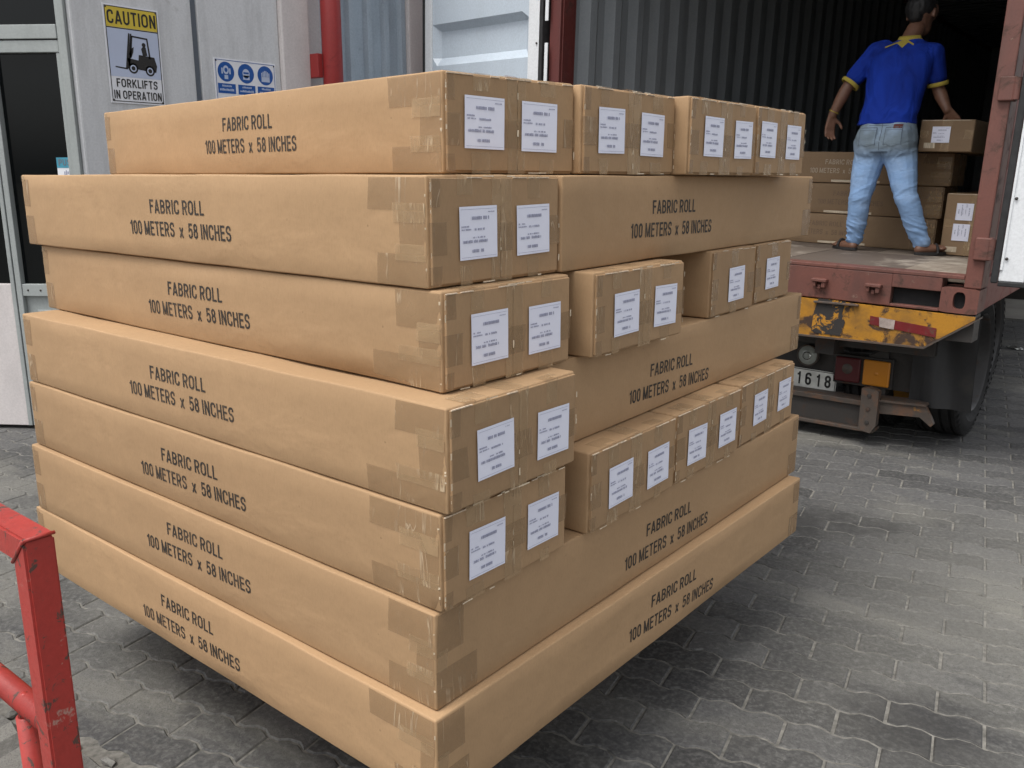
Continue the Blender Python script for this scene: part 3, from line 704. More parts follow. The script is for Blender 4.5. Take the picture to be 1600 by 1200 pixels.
def carton(name, label, x, y, yaw, Lx, Ly, z0, Hh, kind, labels=(), text=(), seed=0, group=GRP, rot=None, mats=None, narrow=False, z_abs=None):
    mats = mats or (M['kraft'], M['kraft_flap'])
    root = thing(name, label, 'carton', (x, y, z0), rot or (0, 0, yaw), group)
    cb = carton_body(Lx, Ly, Hh, seed, mats[0]); link('carton_body', cb, root); tree = tree_of(cb)
    rq = random.Random(seed * 17 + 5)
    if kind in 'XE':
        # two end flaps with a gap between them (two rolls lie side by side in each carton)
        halves = [(.0065, Ly - .005)] if narrow else [(.0065, Ly * rq.uniform(.50, .53) - .0012), None]
        if not narrow: halves[1] = (halves[0][1] + .0026, Ly - .005)
        for (a, c) in halves:
            q = MB(); q.box(-.001, a, .006, .0052, c, Hh - .0055, b=.0014); q.build('end_flap', mats[1], root)
        mid = halves[0][1]
        R = []
        g = lambda a, b_: rq.uniform(a, b_)
        if not narrow: R += [(mid - g(.020, .03), .001, mid + g(.02, .03), Hh - .001, 0, 1)]
        q = [g(.20, .26) * Ly, g(.74, .80) * Ly] if not narrow else [Ly * .5]
        for c in q:
            w = g(.016, .022); R += [(c - w, Hh - g(.030, .05), c + w, Hh - .001, 0, 1), (c - w + g(-.006, .006), .001, c + w, g(.02, .038), 0, 1)]
        zz = Hh * g(.42, .52)
        R += [(.0015, zz - .028, g(.035, .05), zz + .026, 0, 0), (Ly - g(.03, .045), zz - .026, Ly - .0015, zz + .028, 0, 0)]
        R += [(.0015, Hh * .72, g(.02, .03), Hh * .97, 0, 0), (.0015, .004, g(.02, .03), Hh * .2, 0, 0)]
        if not narrow: R += [(mid - .035, zz - .03, mid + .035, zz + .02, 1, 0)]
        for i in range(9):                          # frayed bits on the vertical corners and seams
            z = g(.01, Hh - .02); xx = rq.choice([.001, .001, mid - .002 if not narrow else .001, Ly - .005]); R.append((xx, z, xx + g(.0012, .004), z + g(.004, .014), 2, 2))
        for i in range(5):
            xx = g(.02, Ly - .05); zt = rq.choice([Hh - .0035, .0015]); R.append((xx, zt, xx + g(.01, .035), zt + .0022, 2, 2))
        lay_tape(root, R, seed, lambda a, z, l_: Vector((.0052 + l_, a, z)))
        def onto_top(x, y, l_):
            h = tree.ray_cast(Vector((x, y, 2)), Vector((0, 0, -1))); return Vector((x, y, (h[0].z if h[0] else Hh) + l_))
        if not narrow: lay_tape(root, [(-g(.06, .09), mid - .026, -.001, mid + .026, 0, 1), (-g(.025, .05), Ly * .12, -.001, Ly * .30, 0, 1), (-g(.02, .04), Ly * .72, -.001, Ly * .86, 0, 1)], seed + 90, onto_top)
        # paler raw edge of the board along the flap tops
        q = MB()
        yy = .006
        while yy < Ly - .02:
            l_ = g(.015, .07)
            if rq.random() < .6: q.box(.0040, yy, Hh - .0058, .0068, min(yy + l_, Ly - .006), Hh - .0040)
            yy += l_ + g(.004, .02)
        if q.v: tag(q.build('board_edge', M['kraft_edge'], root), kind='stuff')
        for i, (cx, cz) in enumerate(labels):
            lab = link('shipping_label', LS, root, (.0074, cx, cz), (Matrix.Rotation(HP, 3, 'Z') @ Matrix.Rotation(rq.uniform(-.02, .02), 3, 'Y')).to_euler())
            tag(link('label_print', LP[rq.randrange(5)], lab, (0, -.0016, 0)), kind='stuff')
    def long_tape(axis_len, near_w=1., far=True, near=True):
        R = []; g = lambda a, b_: rq.uniform(a, b_)
        if near:
            w = [g(.10, .17) * near_w, g(.035, .065) * near_w, g(.10, .19) * near_w]
            za, zb = Hh * g(.60, .70), Hh * g(.28, .36)
            R += [(-w[0], za, -.003, Hh - .004, 0, 0), (-w[1], zb, -.003, za - .001, 0, 0), (-w[2], .003, -.003, zb - .001, 0, 0),
                  (-w[0] * .55, za - .02, -.003, za + .012, 1, 1), (-w[2] * .6, zb - .012, -.003, zb + .016, 1, 1)]
            for i in range(3): z = g(.01, Hh - .02); R.append((-g(.0025, .0045), z, -.001, z + g(.002, .008), 2, 2))
        if far:
            a = -axis_len + .003
            R += [(a, Hh * .55, a + g(.03, .045), Hh * .93, 0, 0), (a, .003, a + g(.035, .06), Hh * .42, 0, 0), (a, Hh * .9, a + .018, Hh * .98, 1, 1)]
        return R
    if kind in 'XS': lay_tape(root, long_tape(Lx), seed + 50, lambda a, z, l_: onto(tree, 'L', a, z, l_))
    if kind == 'S':
        R = [(a + 0, z, c, w, l_, mi) for a, z, c, w, l_, mi in [(.003, Hh * .55, rq.uniform(.05, .08), Hh * .97, 0, 0), (.003, .004, rq.uniform(.08, .11), Hh * .4, 0, 0), (.003, .4 * Hh, .03, .6 * Hh, 1, 1),
             (Ly - .05, Hh * .6, Ly - .003, Hh * .95, 0, 0), (Ly - .07, .004, Ly - .003, Hh * .38, 0, 0)]]
        lay_tape(root, R, seed + 60, lambda a, z, l_: onto(tree, 'R', a, z, l_))
    if kind == 'Y':
        R = [(Ly - .035, Hh * .55, Ly - .003, Hh * .95, 0, 0), (Ly - .075, .004, Ly - .003, Hh * .45, 0, 0)]
        R += [(Ly - .005, z, Ly - .001, z + rq.uniform(.005, .012), 2, 2) for z in [Hh * t for t in (.15, .4, .6, .8)]]
        lay_tape(root, R, seed + 70, lambda a, z, l_: onto(tree, 'R', a, z, l_))
    for a in text: lettering(root, tree, *a)
    return root

Z = [0.0, 0.1793, 0.3643, 0.541, 0.7241, 0.8965, 1.0817, 1.2545]
def zz(r): return Z[r] + G + .001, Z[r + 1] - Z[r] - .001
def C(row, label, q, kind, labels=(), text=(), seed=0, narrow=False):
    a, h = zz(row); return carton('fabric_roll_carton', label, q[0], q[1], q[2], q[3], q[4], a, h, kind, labels, text, seed, narrow=narrow)
C(0, 'bottom carton of the stack, nearest the paving, printed on both long sides', (.0478, -.0635, -.0085, 1.5592, 1.6046), 'S',
  text=[('L', -.788, .095, .040, .006, .012), ('R', .826, .094, .038, -.04, -.05)], seed=1)
C(1, 'wide carton second from the bottom, carrying the lowest row of labelled carton ends', (.0321, -.0449, .003, 1.5224, 1.6278), 'S',
  text=[('L', -.730, .104, .052, .004, .01), ('R', .814, .085, .030, -.03, -.03)], seed=2)
C(2, 'left corner carton in the third layer up, its labelled end meeting the corner edge', (.0401, -.0369, .0018, 1.5185, .3512), 'X',
  [(.111, .083), (.273, .083)], [('L', -.748, .092, .043, .006, .012)], 3)
C(3, 'left corner carton in the middle layer, its bare top visible under the carton above', (.0545, -.0332, .0016, 1.5313, .3546), 'X',
  [(.114, .088), (.278, .082)], [('L', -.786, .100, .052, .008, .005)], 4)
C(4, 'left corner carton fifth from the bottom, beside a protruding labelled carton end', (-.0088, .026, -.0181, 1.5125, .351), 'X',
  [(.112, .083), (.267, .079)], [('L', -.748, .094, .046, .007, .012)], 5)
C(5, 'left corner carton second from the top, reaching furthest left over the layers below', (-.0342, .0227, -.0108, 1.525, .351), 'X',
  [(.117, .088), (.268, .087)], [('L', -.755, .101, .052, .001, .001)], 6)
C(6, 'topmost left carton, turned slightly and shorter on its left, beside the two signs', (-.0973, .1298, -.108, 1.4845, .3353), 'X',
  [(.092, .088), (.233, .086)], [('L', -.667, .096, .047, 0, 0)], 7)
C(6, 'top layer carton end right next to the topmost corner carton', (-.0425, .4642, -.0094, 1.52, .3619), 'E', [(.100, .087), (.261, .084)], (), 8)
C(6, 'top layer carton end with two labels, third from the left corner', (-.0029, .8292, -.0104, 1.52, .3442), 'E', [(.114, .087), (.272, .085)], (), 9)
C(6, 'top layer carton end at the far right, nearest the open container', (.0025, 1.1764, -.0077, 1.52, .32), 'E', [(.070, .090), (.234, .088)], (), 10)
C(5, 'long printed carton second from the top on the right side of the stack', (-.0212, .3766, .0305, .375, 1.4081), 'Y', (), [('R', .468, .100, .049, -.008, -.012)], 11)
C(4, 'protruding carton end with two labels, between the corner carton and the gap', (.0223, .4243, -.0024, 1.52, .3631), 'E', [(.116, .080), (.277, .079)], (), 12)
C(4, 'narrow single label carton just right of the gap in the stack', (-.0306, 1.0359, .0121, 1.52, .267), 'E', [(.147, .078)], (), 13, True)
C(4, 'narrow single label carton on the far right above the middle long carton', (-.0503, 1.3465, .0137, 1.50, .2649), 'E', [(.121, .082)], (), 14, True)
C(4, 'set back carton half hidden in the gap behind the protruding carton end', (-.20, .800, .0, 1.30, .225), 'E', (), (), 15, True)
C(3, 'long printed carton in the middle of the right side of the stack', (-.0153, .324, .022, .375, 1.3958), 'Y', (), [('R', .527, .080, .029, -.035, -.035)], 16)
C(2, 'labelled carton end right of the lowest corner carton, in the third layer', (.0427, .3914, .0099, 1.52, .3603), 'E', [(.117, .082), (.277, .079)], (), 17)
C(2, 'middle labelled carton end of the third layer, between two alike ends', (.035, .7618, .0009, 1.52, .3504), 'E', [(.106, .080), (.273, .084)], (), 18)
C(2, 'wide labelled carton end at the far right of the third layer, near the number plate', (.0263, 1.1332, .0305, 1.52, .4019), 'E', [(.136, .088), (.319, .090)], (), 19)

# pallet under the stack
pal = thing('wooden_pallet', 'wooden pallet hidden in shade under the bottom carton', 'pallet', (-1.35, .22, 0))
for i in range(3):
    b = MB(); b.box(0, i * .50, .03, 1.1, i * .50 + .09, .235, b=.004); b.build('stringer', M['wood'], pal)
for i in range(8):
    b = MB(); b.box(i * .143, 0, .236, i * .143 + .10, 1.09, .2785, b=.002); b.build('deck_board', M['wood'], pal)
for i in range(3):
    b = MB(); b.box(i * .5, 0, .0, i * .5 + .10, 1.09, .0295, b=.002); b.build('bottom_board', M['wood'], pal)

# ------------------------------------------------------------------ shipping container
CR = (0, .0272, .0189); CL = Vector((-2.2896, 3.3328, .5346 + G))
CMX = Matrix.Translation(CL) @ Euler(CR).to_matrix().to_4x4()
con = thing('shipping_container', 'open-backed shipping container with grey ribbed inner walls, on the trailer', 'container', CL, CR)
CW, CH, CLn, FL = 2.438, 2.591, 12.1, .155
b = MB(); b.box(.0, 0, .118, .075, .16, CH, b=.006); b.box(.075, .02, FL, .083, .12, CH - .12, b=.002); b.build('corner_post', M['oxide_dark'], con)
b = MB(); b.box(CW - .072, 0, .1185, CW, .16, CH, b=.006); b.build('corner_post', M['oxide'], con)
# rear sill with recess for the forklift-like slot
b = MB(); b.box(.164, .004, .0, 2.055, .12, FL, b=.004); b.box(2.055, .004, .092, CW - .164, .12, FL, b=.003)
b.box(2.055, .004, .0, CW - .164, .12, .012, b=.002); b.box(.073, .002, FL + .0005, CW - .073, .10, FL + .018, b=.003)
b.build('rear_sill', M['oxide'], con)
b = MB(); b.box(2.057, .05, .012, CW - .165, .12, .092); b.build('sill_recess', M['dark'], con)
# small latch keepers on the sill
for ux in (1.68, 1.94):
    b = MB(); b.box(ux, -.035, .085, ux + .075, .004, .100, b=.003); b.box(ux + .006, -.028, .062, ux + .022, .004, .085, b=.002); b.box(ux + .05, -.028, .058, ux + .068, .004, .085, b=.002)
    b.box(ux + .03, -.018, .05, ux + .045, .004, .07, b=.002); b.build('latch_keeper', M['oxide'], con)
def casting(u0, z0):
    me = MB(); ny = 24; cx, cz = u0 + .081, z0 + .059
    # front plate with an oval hole: ring between rectangle and oval
    N_ = 32; outer = []; inner = []
    for i in range(N_):
        t = 2 * math.pi * i / N_; c, s_ = math.cos(t), math.sin(t)
        k_ = 1 / max(abs(c) / .080, abs(s_) / .058); outer.append((cx + c * k_, cz + s_ * k_))
        inner.append((cx + .0 + math.copysign(abs(c) ** .7, c) * .026, cz + math.copysign(abs(s_) ** .8, s_) * .040))
    vs = [(x, -.004, z) for x, z in outer] + [(x, -.004, z) for x, z in inner] + [(x, .028, z) for x, z in inner] + [(x, .17, z) for x, z in outer]
    fs = []
    for i in range(N_):
        j = (i + 1) % N_; fs += [(i, j, N_ + j, N_ + i), (N_ + i, N_ + j, 2 * N_ + j, 2 * N_ + i), (i, 3 * N_ + i, 3 * N_ + j, j)]
    fs.append(tuple(range(3 * N_, 4 * N_)))
    me.add(vs, fs); o = me.build('corner_casting', M['oxide'], con)
    q = MB(); q.box(cx - .035, .03, cz - .048, cx + .035, .10, cz + .048); q.build('casting_hollow', M['dark'], o)
casting(CW - .163, 0); casting(.001, 0)
# corrugated walls, roof, floor
def corr(n, y0, pitch=.278, d=.036):
    pts = []; y = y0
    for i in range(n): pts += [(y, 0), (y + .072, 0), (y + .140, d), (y + .210, d)]; y += pitch
    return pts
pts = corr(43, .162)
def wall(u, sgn, mats):
    b = MB(); vs = []
    for (y, d) in pts: vs += [(u + sgn * d, y, FL + .0), (u + sgn * d, y, CH - .08)]
    b.add(vs, [(2 * i, 2 * i + 2, 2 * i + 3, 2 * i + 1) for i in range(len(pts) - 1)])
    vs = [(x - sgn * .003, y, z) for x, y, z in vs]; b.add(vs, [(2 * i, 2 * i + 1, 2 * i + 3, 2 * i + 2) for i in range(len(pts) - 1)], 1)
    me = bpy.data.meshes.new('side_wall'); me.from_pydata(b.v, [], b.f); [me.materials.append(x) for x in mats]; me.polygons.foreach_set('material_index', b.mi)
    return link('side_wall', me, con)
wall(.046, 1, (M['cont_in'], M['cont_out'])); wall(CW - .046, -1, (M['cont_in'], M['cont_out']))
b = MB(); b.box(.01, .165, CH - .08, .085, CLn, CH, b=.004); b.build('top_rail', M['cont_out'], con)
b = MB(); b.box(CW - .085, .165, CH - .08, CW - .01, CLn, CH, b=.004); b.build('top_rail', M['cont_out'], con)
b = MB(); b.box(.01, .165, .0, .075, CLn, FL - .004, b=.004); b.build('bottom_rail', M['cont_out'], con)
b = MB(); b.box(CW - .075, .165, .0, CW - .01, CLn, FL - .004, b=.004); b.build('bottom_rail', M['cont_out'], con)
b = MB(); b.box(.076, .0, CH - .12, CW - .073, .10, CH, b=.004); b.build('door_header', M['oxide_dark'], con)
b = MB(); vs = []; y = .10; rp = []
while y < CLn: rp += [(y, 0), (y + .1, 0), (y + .115, .02), (y + .195, .02)]; y += .209
for (y, d) in rp: vs += [(.07, y, CH - .03 + d), (CW - .07, y, CH - .03 + d)]
b.add(vs, [(2 * i, 2 * i + 2, 2 * i + 3, 2 * i + 1) for i in range(len(rp) - 1)]); b.build('roof_panel', M['cont_in'], con)
b = MB(); b.box(.05, CLn - .06, FL, CW - .05, CLn, CH + .0); b.build('end_wall', M['cont_in'], con)
fy = .125; sizes = [.95, 1.2, 1.2, 1.2]; k_ = 0
for r_i, L_ in enumerate(sizes):
    ux = .076; ws = [.42, .58, .60, .39, .30] if r_i % 2 else [.55, .46, .33, .62, .33]
    for w in ws:
        u1 = min(ux + w, CW - .074); q = MB(); q.box(ux, fy, FL - .028, u1 - .003, fy + L_ - .003, FL + rnd.uniform(-.0015, .001), b=.0015); q.build('floor_board', M['ply'], con); ux = u1
    fy += L_
b = MB(); b.box(.076, fy, FL - .028, CW - .074, CLn - .06, FL); b.build('floor_board', M['ply'], con)
for i in range(10):
    b = MB(); b.box(.08, .4 + i * 1.15, .0, CW - .08, .48 + i * 1.15, FL - .03); b.build('cross_member', M['steel_dirty'], con)
# hinge lugs on the right and left post
for zh in (.30, .98, 1.67, 2.30):
    b = MB(); b.box(CW - .050, -.022, zh - .05, CW + .018, .05, zh + .05, b=.005); b.tube((CW + .018, -.012, zh - .045), (CW + .018, -.012, zh + .045), .016, n=14); b.build('hinge_lug', M['oxide'], con)
    b = MB(); b.box(-.018, -.022, zh - .05, .045, .05, zh + .05, b=.005); b.tube((-.018, -.012, zh - .045), (-.018, -.012, zh + .045), .016, n=14); b.build('hinge_lug', M['oxide_dark'], con)
# doors: local x from hinge outwards, local -y side is the inner face now turned to us
def door(hx, ang, flip, label):
    root = link('container_door', None, con, (hx, .01, 0), (0, 0, ang)); 
    if label: root['label'] = label
    w = 1.15; z0, z1 = .165, CH - .11; s = flip
    def bx(a, y0, c, d, y1, f, name, mat, bev=.003):
        q = MB(); q.box(min(a * s, d * s), y0, c, max(a * s, d * s), y1, f, b=bev); return q.build(name, mat, root)
    bx(.03, -.025, z0, .13, .03, z1, 'door_stile', M['doorwhite'], .004); bx(w - .07, -.025, z0, w, .03, z1, 'door_stile', M['doorwhite'], .004)
    bx(.131, -.022, z0, w - .071, .03, z0 + .07, 'door_rail', M['doorwhite']); bx(.131, -.022, z1 - .07, w - .071, .03, z1, 'door_rail', M['doorwhite'])
    # horizontally pressed panel
    pr = []; z = z0 + .07; P_ = (z1 - z0 - .14) / 5
    for i in range(5):
        zb = z + i * P_; pr += [(zb, 0), (zb + P_ * .30, 0), (zb + P_ * .42, .042), (zb + P_ * .80, .042), (zb + P_ * .90, 0)]
    pr.append((z1 - .07, 0)); q = MB(); x0, x1 = .131 * s, (w - .071) * s
    xi0, xi1 = .20 * s, (w - .12) * s
    vs = []
    for (zz_, d) in pr: vs += [(x0, -.012, zz_), (xi0, -.012 + d, zz_), (xi1, -.012 + d, zz_), (x1, -.012, zz_)]
    q.add(vs, [(4 * i + j, 4 * i + j + 1, 4 * i + j + 5, 4 * i + j + 4) for i in range(len(pr) - 1) for j in range(3)]); q.build('door_panel', M['doorpaint'], root)
    bx(.0, -.035, z0 - .01, .028, .035, z1 + .01, 'door_gasket', M['rubber'], .006); bx(.03, -.034, z0 - .022, w, .034, z0 - .001, 'door_gasket', M['rubber'], .004)
    bx(w + .001, -.03, z0, w + .022, .03, z1, 'door_gasket', M['rubber'], .004)
    bx(.030, -.032, z0 + .05, .040, -.0255, z1 - .05, 'gasket_strip', M['doorwhite'], .001)
    for i in range(9):
        zz_ = z0 + .1 + i * .26; q = MB(); q.lathe([(0, -.034), (.006, -.033), (.007, -.030)], (.05 * s, 0, zz_), 'y', 10); q.build('rivet', M['steel_dirty'], root, True)
    for zh in (.30, .98, 1.67, 2.30): bx(-.0, .0, zh - .05, .12, .042, zh + .05, 'hinge_blade', M['oxide'] if s > 0 else M['oxide_dark'], .004)
    # lock rods on the outer side
    for xx in (.35, .85):
        q = MB(); q.tube((xx * s, .065, z0 - .03), (xx * s, .065, z1 + .03), .017, n=12); q.build('lock_rod', M['steel_dirty'], root, True)
    q = MB(); q.tube((.35 * s, .075, 1.05), (.80 * s, .085, 1.08), .012, n=10); q.build('door_handle', M['steel_dirty'], root, True)
    return root
door(-.03, -math.radians(10), -1, 'open left door, pale blue-white inner face turned outward')
door(CW + .03, math.radians(9), 1, 'open right door, white inner face turned outward')
# white cable-tie rope strip by the left hinge post
b = MB(); b.box(-.012, -.03, .5, .010, -.024, 1.30, b=.001); b.box(-.014, -.03, 1.42, .008, -.024, 2.2, b=.001); b.build('white_strip', M['doorwhite'], con)

# cartons inside the container, on its slightly tilted floor
GC = 'cartons loaded inside the container'
DM = (M['kraft_shaded'], M['kraft_shaded'])
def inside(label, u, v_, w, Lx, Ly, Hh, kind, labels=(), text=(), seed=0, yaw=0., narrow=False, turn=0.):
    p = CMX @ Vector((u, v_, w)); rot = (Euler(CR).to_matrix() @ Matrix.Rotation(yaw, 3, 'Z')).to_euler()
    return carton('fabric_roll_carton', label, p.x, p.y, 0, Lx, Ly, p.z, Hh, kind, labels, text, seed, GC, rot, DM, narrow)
T1p = T1; 
def long_in(label, u1, v_, lev, seed, ink, off=0.):
    r = inside(label, u1, v_, FL + .002 + lev * .194, 1.50, .36, .192, 'X', (), (), seed)
    tree = tree_of(r.children[0].data if r.children[0].name.startswith('carton_body') else [c for c in r.children if c.name.startswith('carton_body')][0].data)
    lettering(r, tree, 'L', -.66 + off, .115, .06, 0, 0, ink)
    lay_tape(r, [(-.09, .02, -.004, .085, 0, 1), (-.08, .10, -.004, .17, 0, 1), (-.7, .006, -.4, .02, 1, 2)], seed + 9, lambda a, z, l_: onto(tree, 'L', a, z, l_)); return r
M['ink_pale'] = simple('pale_worn_ink', (.38, .31, .23), .7, var=.3, sc=200, bump=0)
M['ink_brown'] = simple('brown_worn_ink', (.16, .105, .065), .7, var=.3, sc=200, bump=0)
long_in('long carton on the container floor behind the legs of the worker', 1.91, 1.40, 0, 31, M['ink_brown'])
long_in('middle long carton of the stack behind the worker', 1.925, 1.41, 1, 32, M['ink_brown'], .12)
long_in('upper long carton with pale lettering behind the worker', 1.955, 1.40, 2, 33, M['ink_pale'], .02)
# carton standing on edge by the right container wall: its end faces the opening
e0 = inside('tall carton standing on edge by the right container post, two labels one above the other', 1.985, 1.24, FL + .002, 1.0, .36, .36, 'E', (), (), 35, -HP, True)
for ch in list(e0.children): bpy.data.objects.remove(ch)
def end_box(root, w, h, L, seed, labs, lw=1.):
    me_ = carton_body(w, L, h, seed, M['kraft_shaded']); link('carton_body', me_, root, (w, 0, 0))
    q = MB(); q.box(.004, -.004, .004, w - .004, -.0005, h - .004, b=.0012); q.build('end_flap', M['kraft_shaded'], root)
    R = [(w * .5 - .025, .002, w * .5 + .025, h - .002, 0, 1), (.002, h * .45, .05, h * .55 + .02, 0, 1), (w - .05, h * .4, w - .002, h * .4 + .05, 0, 1), (.01, h - .006, w - .02, h - .003, 2, 2), (.03, .02, .09, .05, 1, 2)]
    lay_tape(root, R, seed, lambda a, z, l_: Vector((a, -.0042 - l_, z)))
    for (cx, cz, ry) in labs:
        lab = link('shipping_label', LS, root, (cx, -.0075, cz), (0, ry, 0)); tag(link('label_print', LP[seed % 5], lab, (0, -.0016, 0)), kind='stuff')
e0.rotation_euler = CR; end_box(e0, .30, .355, 1.1, 41, [(.105, .252, HP), (.100, .135, HP)])
p = CMX @ Vector((1.985, 1.24, FL + .002)); e0.location = p
e1 = thing('fabric_roll_carton', 'small carton under the right hand of the worker, on top of the inner stack', 'carton', CMX @ Vector((1.80, 1.20, FL + .003 + 3 * .194)), CR, GC)
end_box(e1, .285, .178, 1.45, 42, [(.115, .095, 0)])

# ------------------------------------------------------------------ trailer under it
tr = thing('truck_trailer', 'rear of a truck trailer with yellow beam, tail lamps, number plate and black mudguard', 'truck', (-1.07, 3.36, 0))
def T(x, y, z): return (x + 1.07, y - 3.36, z)
def TB(x0, x1, y0, y1, z0, z1, name, mat, par=tr, bev=.003):
    q = MB(); q.box(x0 + 1.07, y0 - 3.36, z0, x1 + 1.07, y1 - 3.36, z1, b=bev); return q.build(name, mat, par)
# yellow rear beam with slanted right end; sheared to follow the container's tilt
def ztop(x): return .752 - (x + .66) * .0272 * 1.0 + .052 - .004
q = MB(); zt = lambda x: CL.z - (x + 2.29) * .0272 - .006
q.prism([(-2.25 + 1.07, .60), (-.62 + 1.07, .578), (-.059 + 1.07, .582), (.145 + 1.07, zt(.145) - .012), (.145 + 1.07, zt(.145)), (-2.25 + 1.07, zt(-2.25))], 'y', .0, .012); beam = q.build('rear_beam', M['yellow'], tr)
q = MB(); q.prism([(-2.25 + 1.07, .592), (-.62 + 1.07, .570), (-.055 + 1.07, .574), (.150 + 1.07, zt(.145) - .02), (.150 + 1.07, zt(.145) - .011), (-.059 + 1.07, .582), (-.62 + 1.07, .578), (-2.25 + 1.07, .600)], 'y', -.012, .14); q.build('beam_lip', M['bar'], tr)
TB(-2.25, .14, 3.38, 3.50, .62, .745, 'beam_core', M['steel_dirty'])
M['black_chipped'] = painted('chipped_black_paint', (.03, .026, .024), (.42, .19, .016), .535, .56, 13, .6, .4)
q = MB(); q.prism([(.475, .600), (.50, .592), (.625, .590), (.64, .66), (.622, .70), (.635, .762), (.50, .768), (.482, .70)], 'y', -.003, -.001); q.build('black_stripe', M['black_chipped'], beam)
q = MB(); q.prism([(.758, .705), (1.06, .676), (1.06, .632), (.758, .664)], 'y', -.004, -.001); q.build('reflective_stripe', M['refl_red'], beam)
q = MB(); q.prism([(.800, .702), (.875, .695), (.872, .650), (.806, .656)], 'y', -.0060, -.0042); q.build('reflective_patch', M['refl_white'], beam)
q = MB(); q.box(.48, -.018, zt(-.5) - .014, .70, .0, zt(-.5) - .004, b=.002); q.build('beam_plate', M['bar'], tr)
# chassis rails and cross members
for x0 in (-1.62, -.62): TB(x0, x0 + .10, 3.5, 12, .46, .70, 'chassis_rail', M['steel_dirty'])
for y0 in (3.56, 4.8, 6.2, 7.6): TB(-2.1, -.05, y0, y0 + .1, .50, .66, 'cross_member', M['steel_dirty'])
TB(-2.0, -.16, 3.72, 3.745, .27, .575, 'lamp_board', M['steel_dirty'])
# reversing lamp, tail lamps
lamp = MB(); lamp.lathe([(.0, .02), (.045, .02), (.058, .0), (.060, -.03), (.056, -.034), (.052, -.030)], T(-.715, 3.70, .408), 'y', 28); lo = lamp.build('reversing_lamp', M['bar'], tr, True)
lamp = MB(); lamp.lathe([(.0, -.046), (.022, -.044), (.040, -.038), (.052, -.028)], T(-.715, 3.70, .408), 'y', 28); lamp.build('lamp_lens', M['lens_clear'], lo, True)
lamp = MB(); lamp.lathe([(.018, -.048), (.022, -.046), (.024, -.043)], T(-.715, 3.70, .408), 'y', 20); lamp.build('lamp_bulb', M['chrome'], lo, True)
fr_ = TB(-.575, -.268, 3.690, 3.715, .276, .436, 'tail_lamp', M['steel_dirty'])
TB(-.563, -.430, 3.672, 3.689, .290, .424, 'lamp_lens', M['lens_red'], fr_, .008)
TB(-.416, -.280, 3.672, 3.689, .288, .424, 'lamp_lens', M['lens_amber'], fr_, .008)
q = MB(); q.lathe([(0, -.022), (.026, -.020), (.030, -.016)], T(-.497, 3.690, .362), 'y', 24); q.build('lamp_reflector', M['bar'], fr_, True)
q = MB(); q.lathe([(0, -.0195), (.010, -.019), (.012, -.016)], T(-.347, 3.690, .355), 'y', 16); q.build('lamp_reflector', M['lens_amber'], fr_, True)
# yellow painted bracket
TB(-.335, -.185, 3.88, 3.90, .20, .575, 'yellow_bracket', M['yellow'])
# number plate 91618
pl = TB(-.900, -.560, 3.690, 3.698, .222, .336, 'number_plate', M['plate'])
pl.rotation_euler = (0, .02, 0)
q = MB()
for a in ((-.897, -.563, .225, .2285), (-.897, -.563, .3295, .333), (-.897, -.8935, .225, .333), (-.5665, -.563, .225, .333)):
    q.box(a[0] + 1.07, .3285, a[2], a[1] + 1.07, .3296, a[3])
q.build('plate_border', M['ink'], pl)
for ch, x_ in zip('91618', (-.821, -.767, -.713, -.659, -.605)):
    link('plate_lettering', text_mesh(ch, .034 if ch != '1' else .020, .070, M['ink'], 'plate_lettering', stroke=.17 if ch != '1' else .16), pl, T(x_, 3.6885, .246))
for pts_, r_ in (([(-.60, 3.66, .56), (-.58, 3.68, .47), (-.50, 3.70, .45), (-.38, 3.69, .46), (-.30, 3.68, .52), (-.26, 3.70, .60)], .008), ([(-.95, 3.66, .53), (-.80, 3.64, .49), (-.66, 3.66, .50), (-.52, 3.66, .55), (-.40, 3.70, .53), (-.22, 3.75, .47), (-.16, 3.85, .40)], .011)):
    q = MB()
    for p0, p1 in zip(pts_, pts_[1:]): q.tube(T(*p0), T(*p1), r_, n=8)
    q.build('air_hose', M['rubber'], tr, True)
# underride bar and its bracket
TB(-2.0, -.34, 3.545, 3.66, .205, .232, 'underride_bar', M['bar']); TB(-2.0, -.34, 3.57, 3.60, .085, .206, 'underride_bar', M['steel_dirty']); TB(-2.0, -.30, 3.545, 3.66, .068, .086, 'underride_bar', M['bar'])
q = MB(); q.prism([(.75, .243), (1.005, .252), (1.035, .20), (1.052, .165), (1.040, .150), (.985, .190), (.75, .175)], 'y', .195, .225)
q.prism([(.75, .250), (1.008, .262), (1.012, .252), (.75, .239)], 'y', .180, .30); q.build('step_hook', M['bar'], tr)
q = MB(); q.prism([(.705, .305), (.740, .312), (.790, .300), (.790, .120), (.765, .075), (.705, .085)], 'y', .155, .200); q.build('bar_bracket', M['bar'], tr)
for zz_ in (.27, .20, .13):
    q = MB(); q.lathe([(0, -.006), (.010, -.005), (.012, 0)], (.745, .155, zz_), 'y', 8); q.build('bolt', M['steel_dirty'], tr)
TB(-.40, -.30, 3.70, 3.86, .24, .58, 'bracket_plate', M['steel_dirty'])
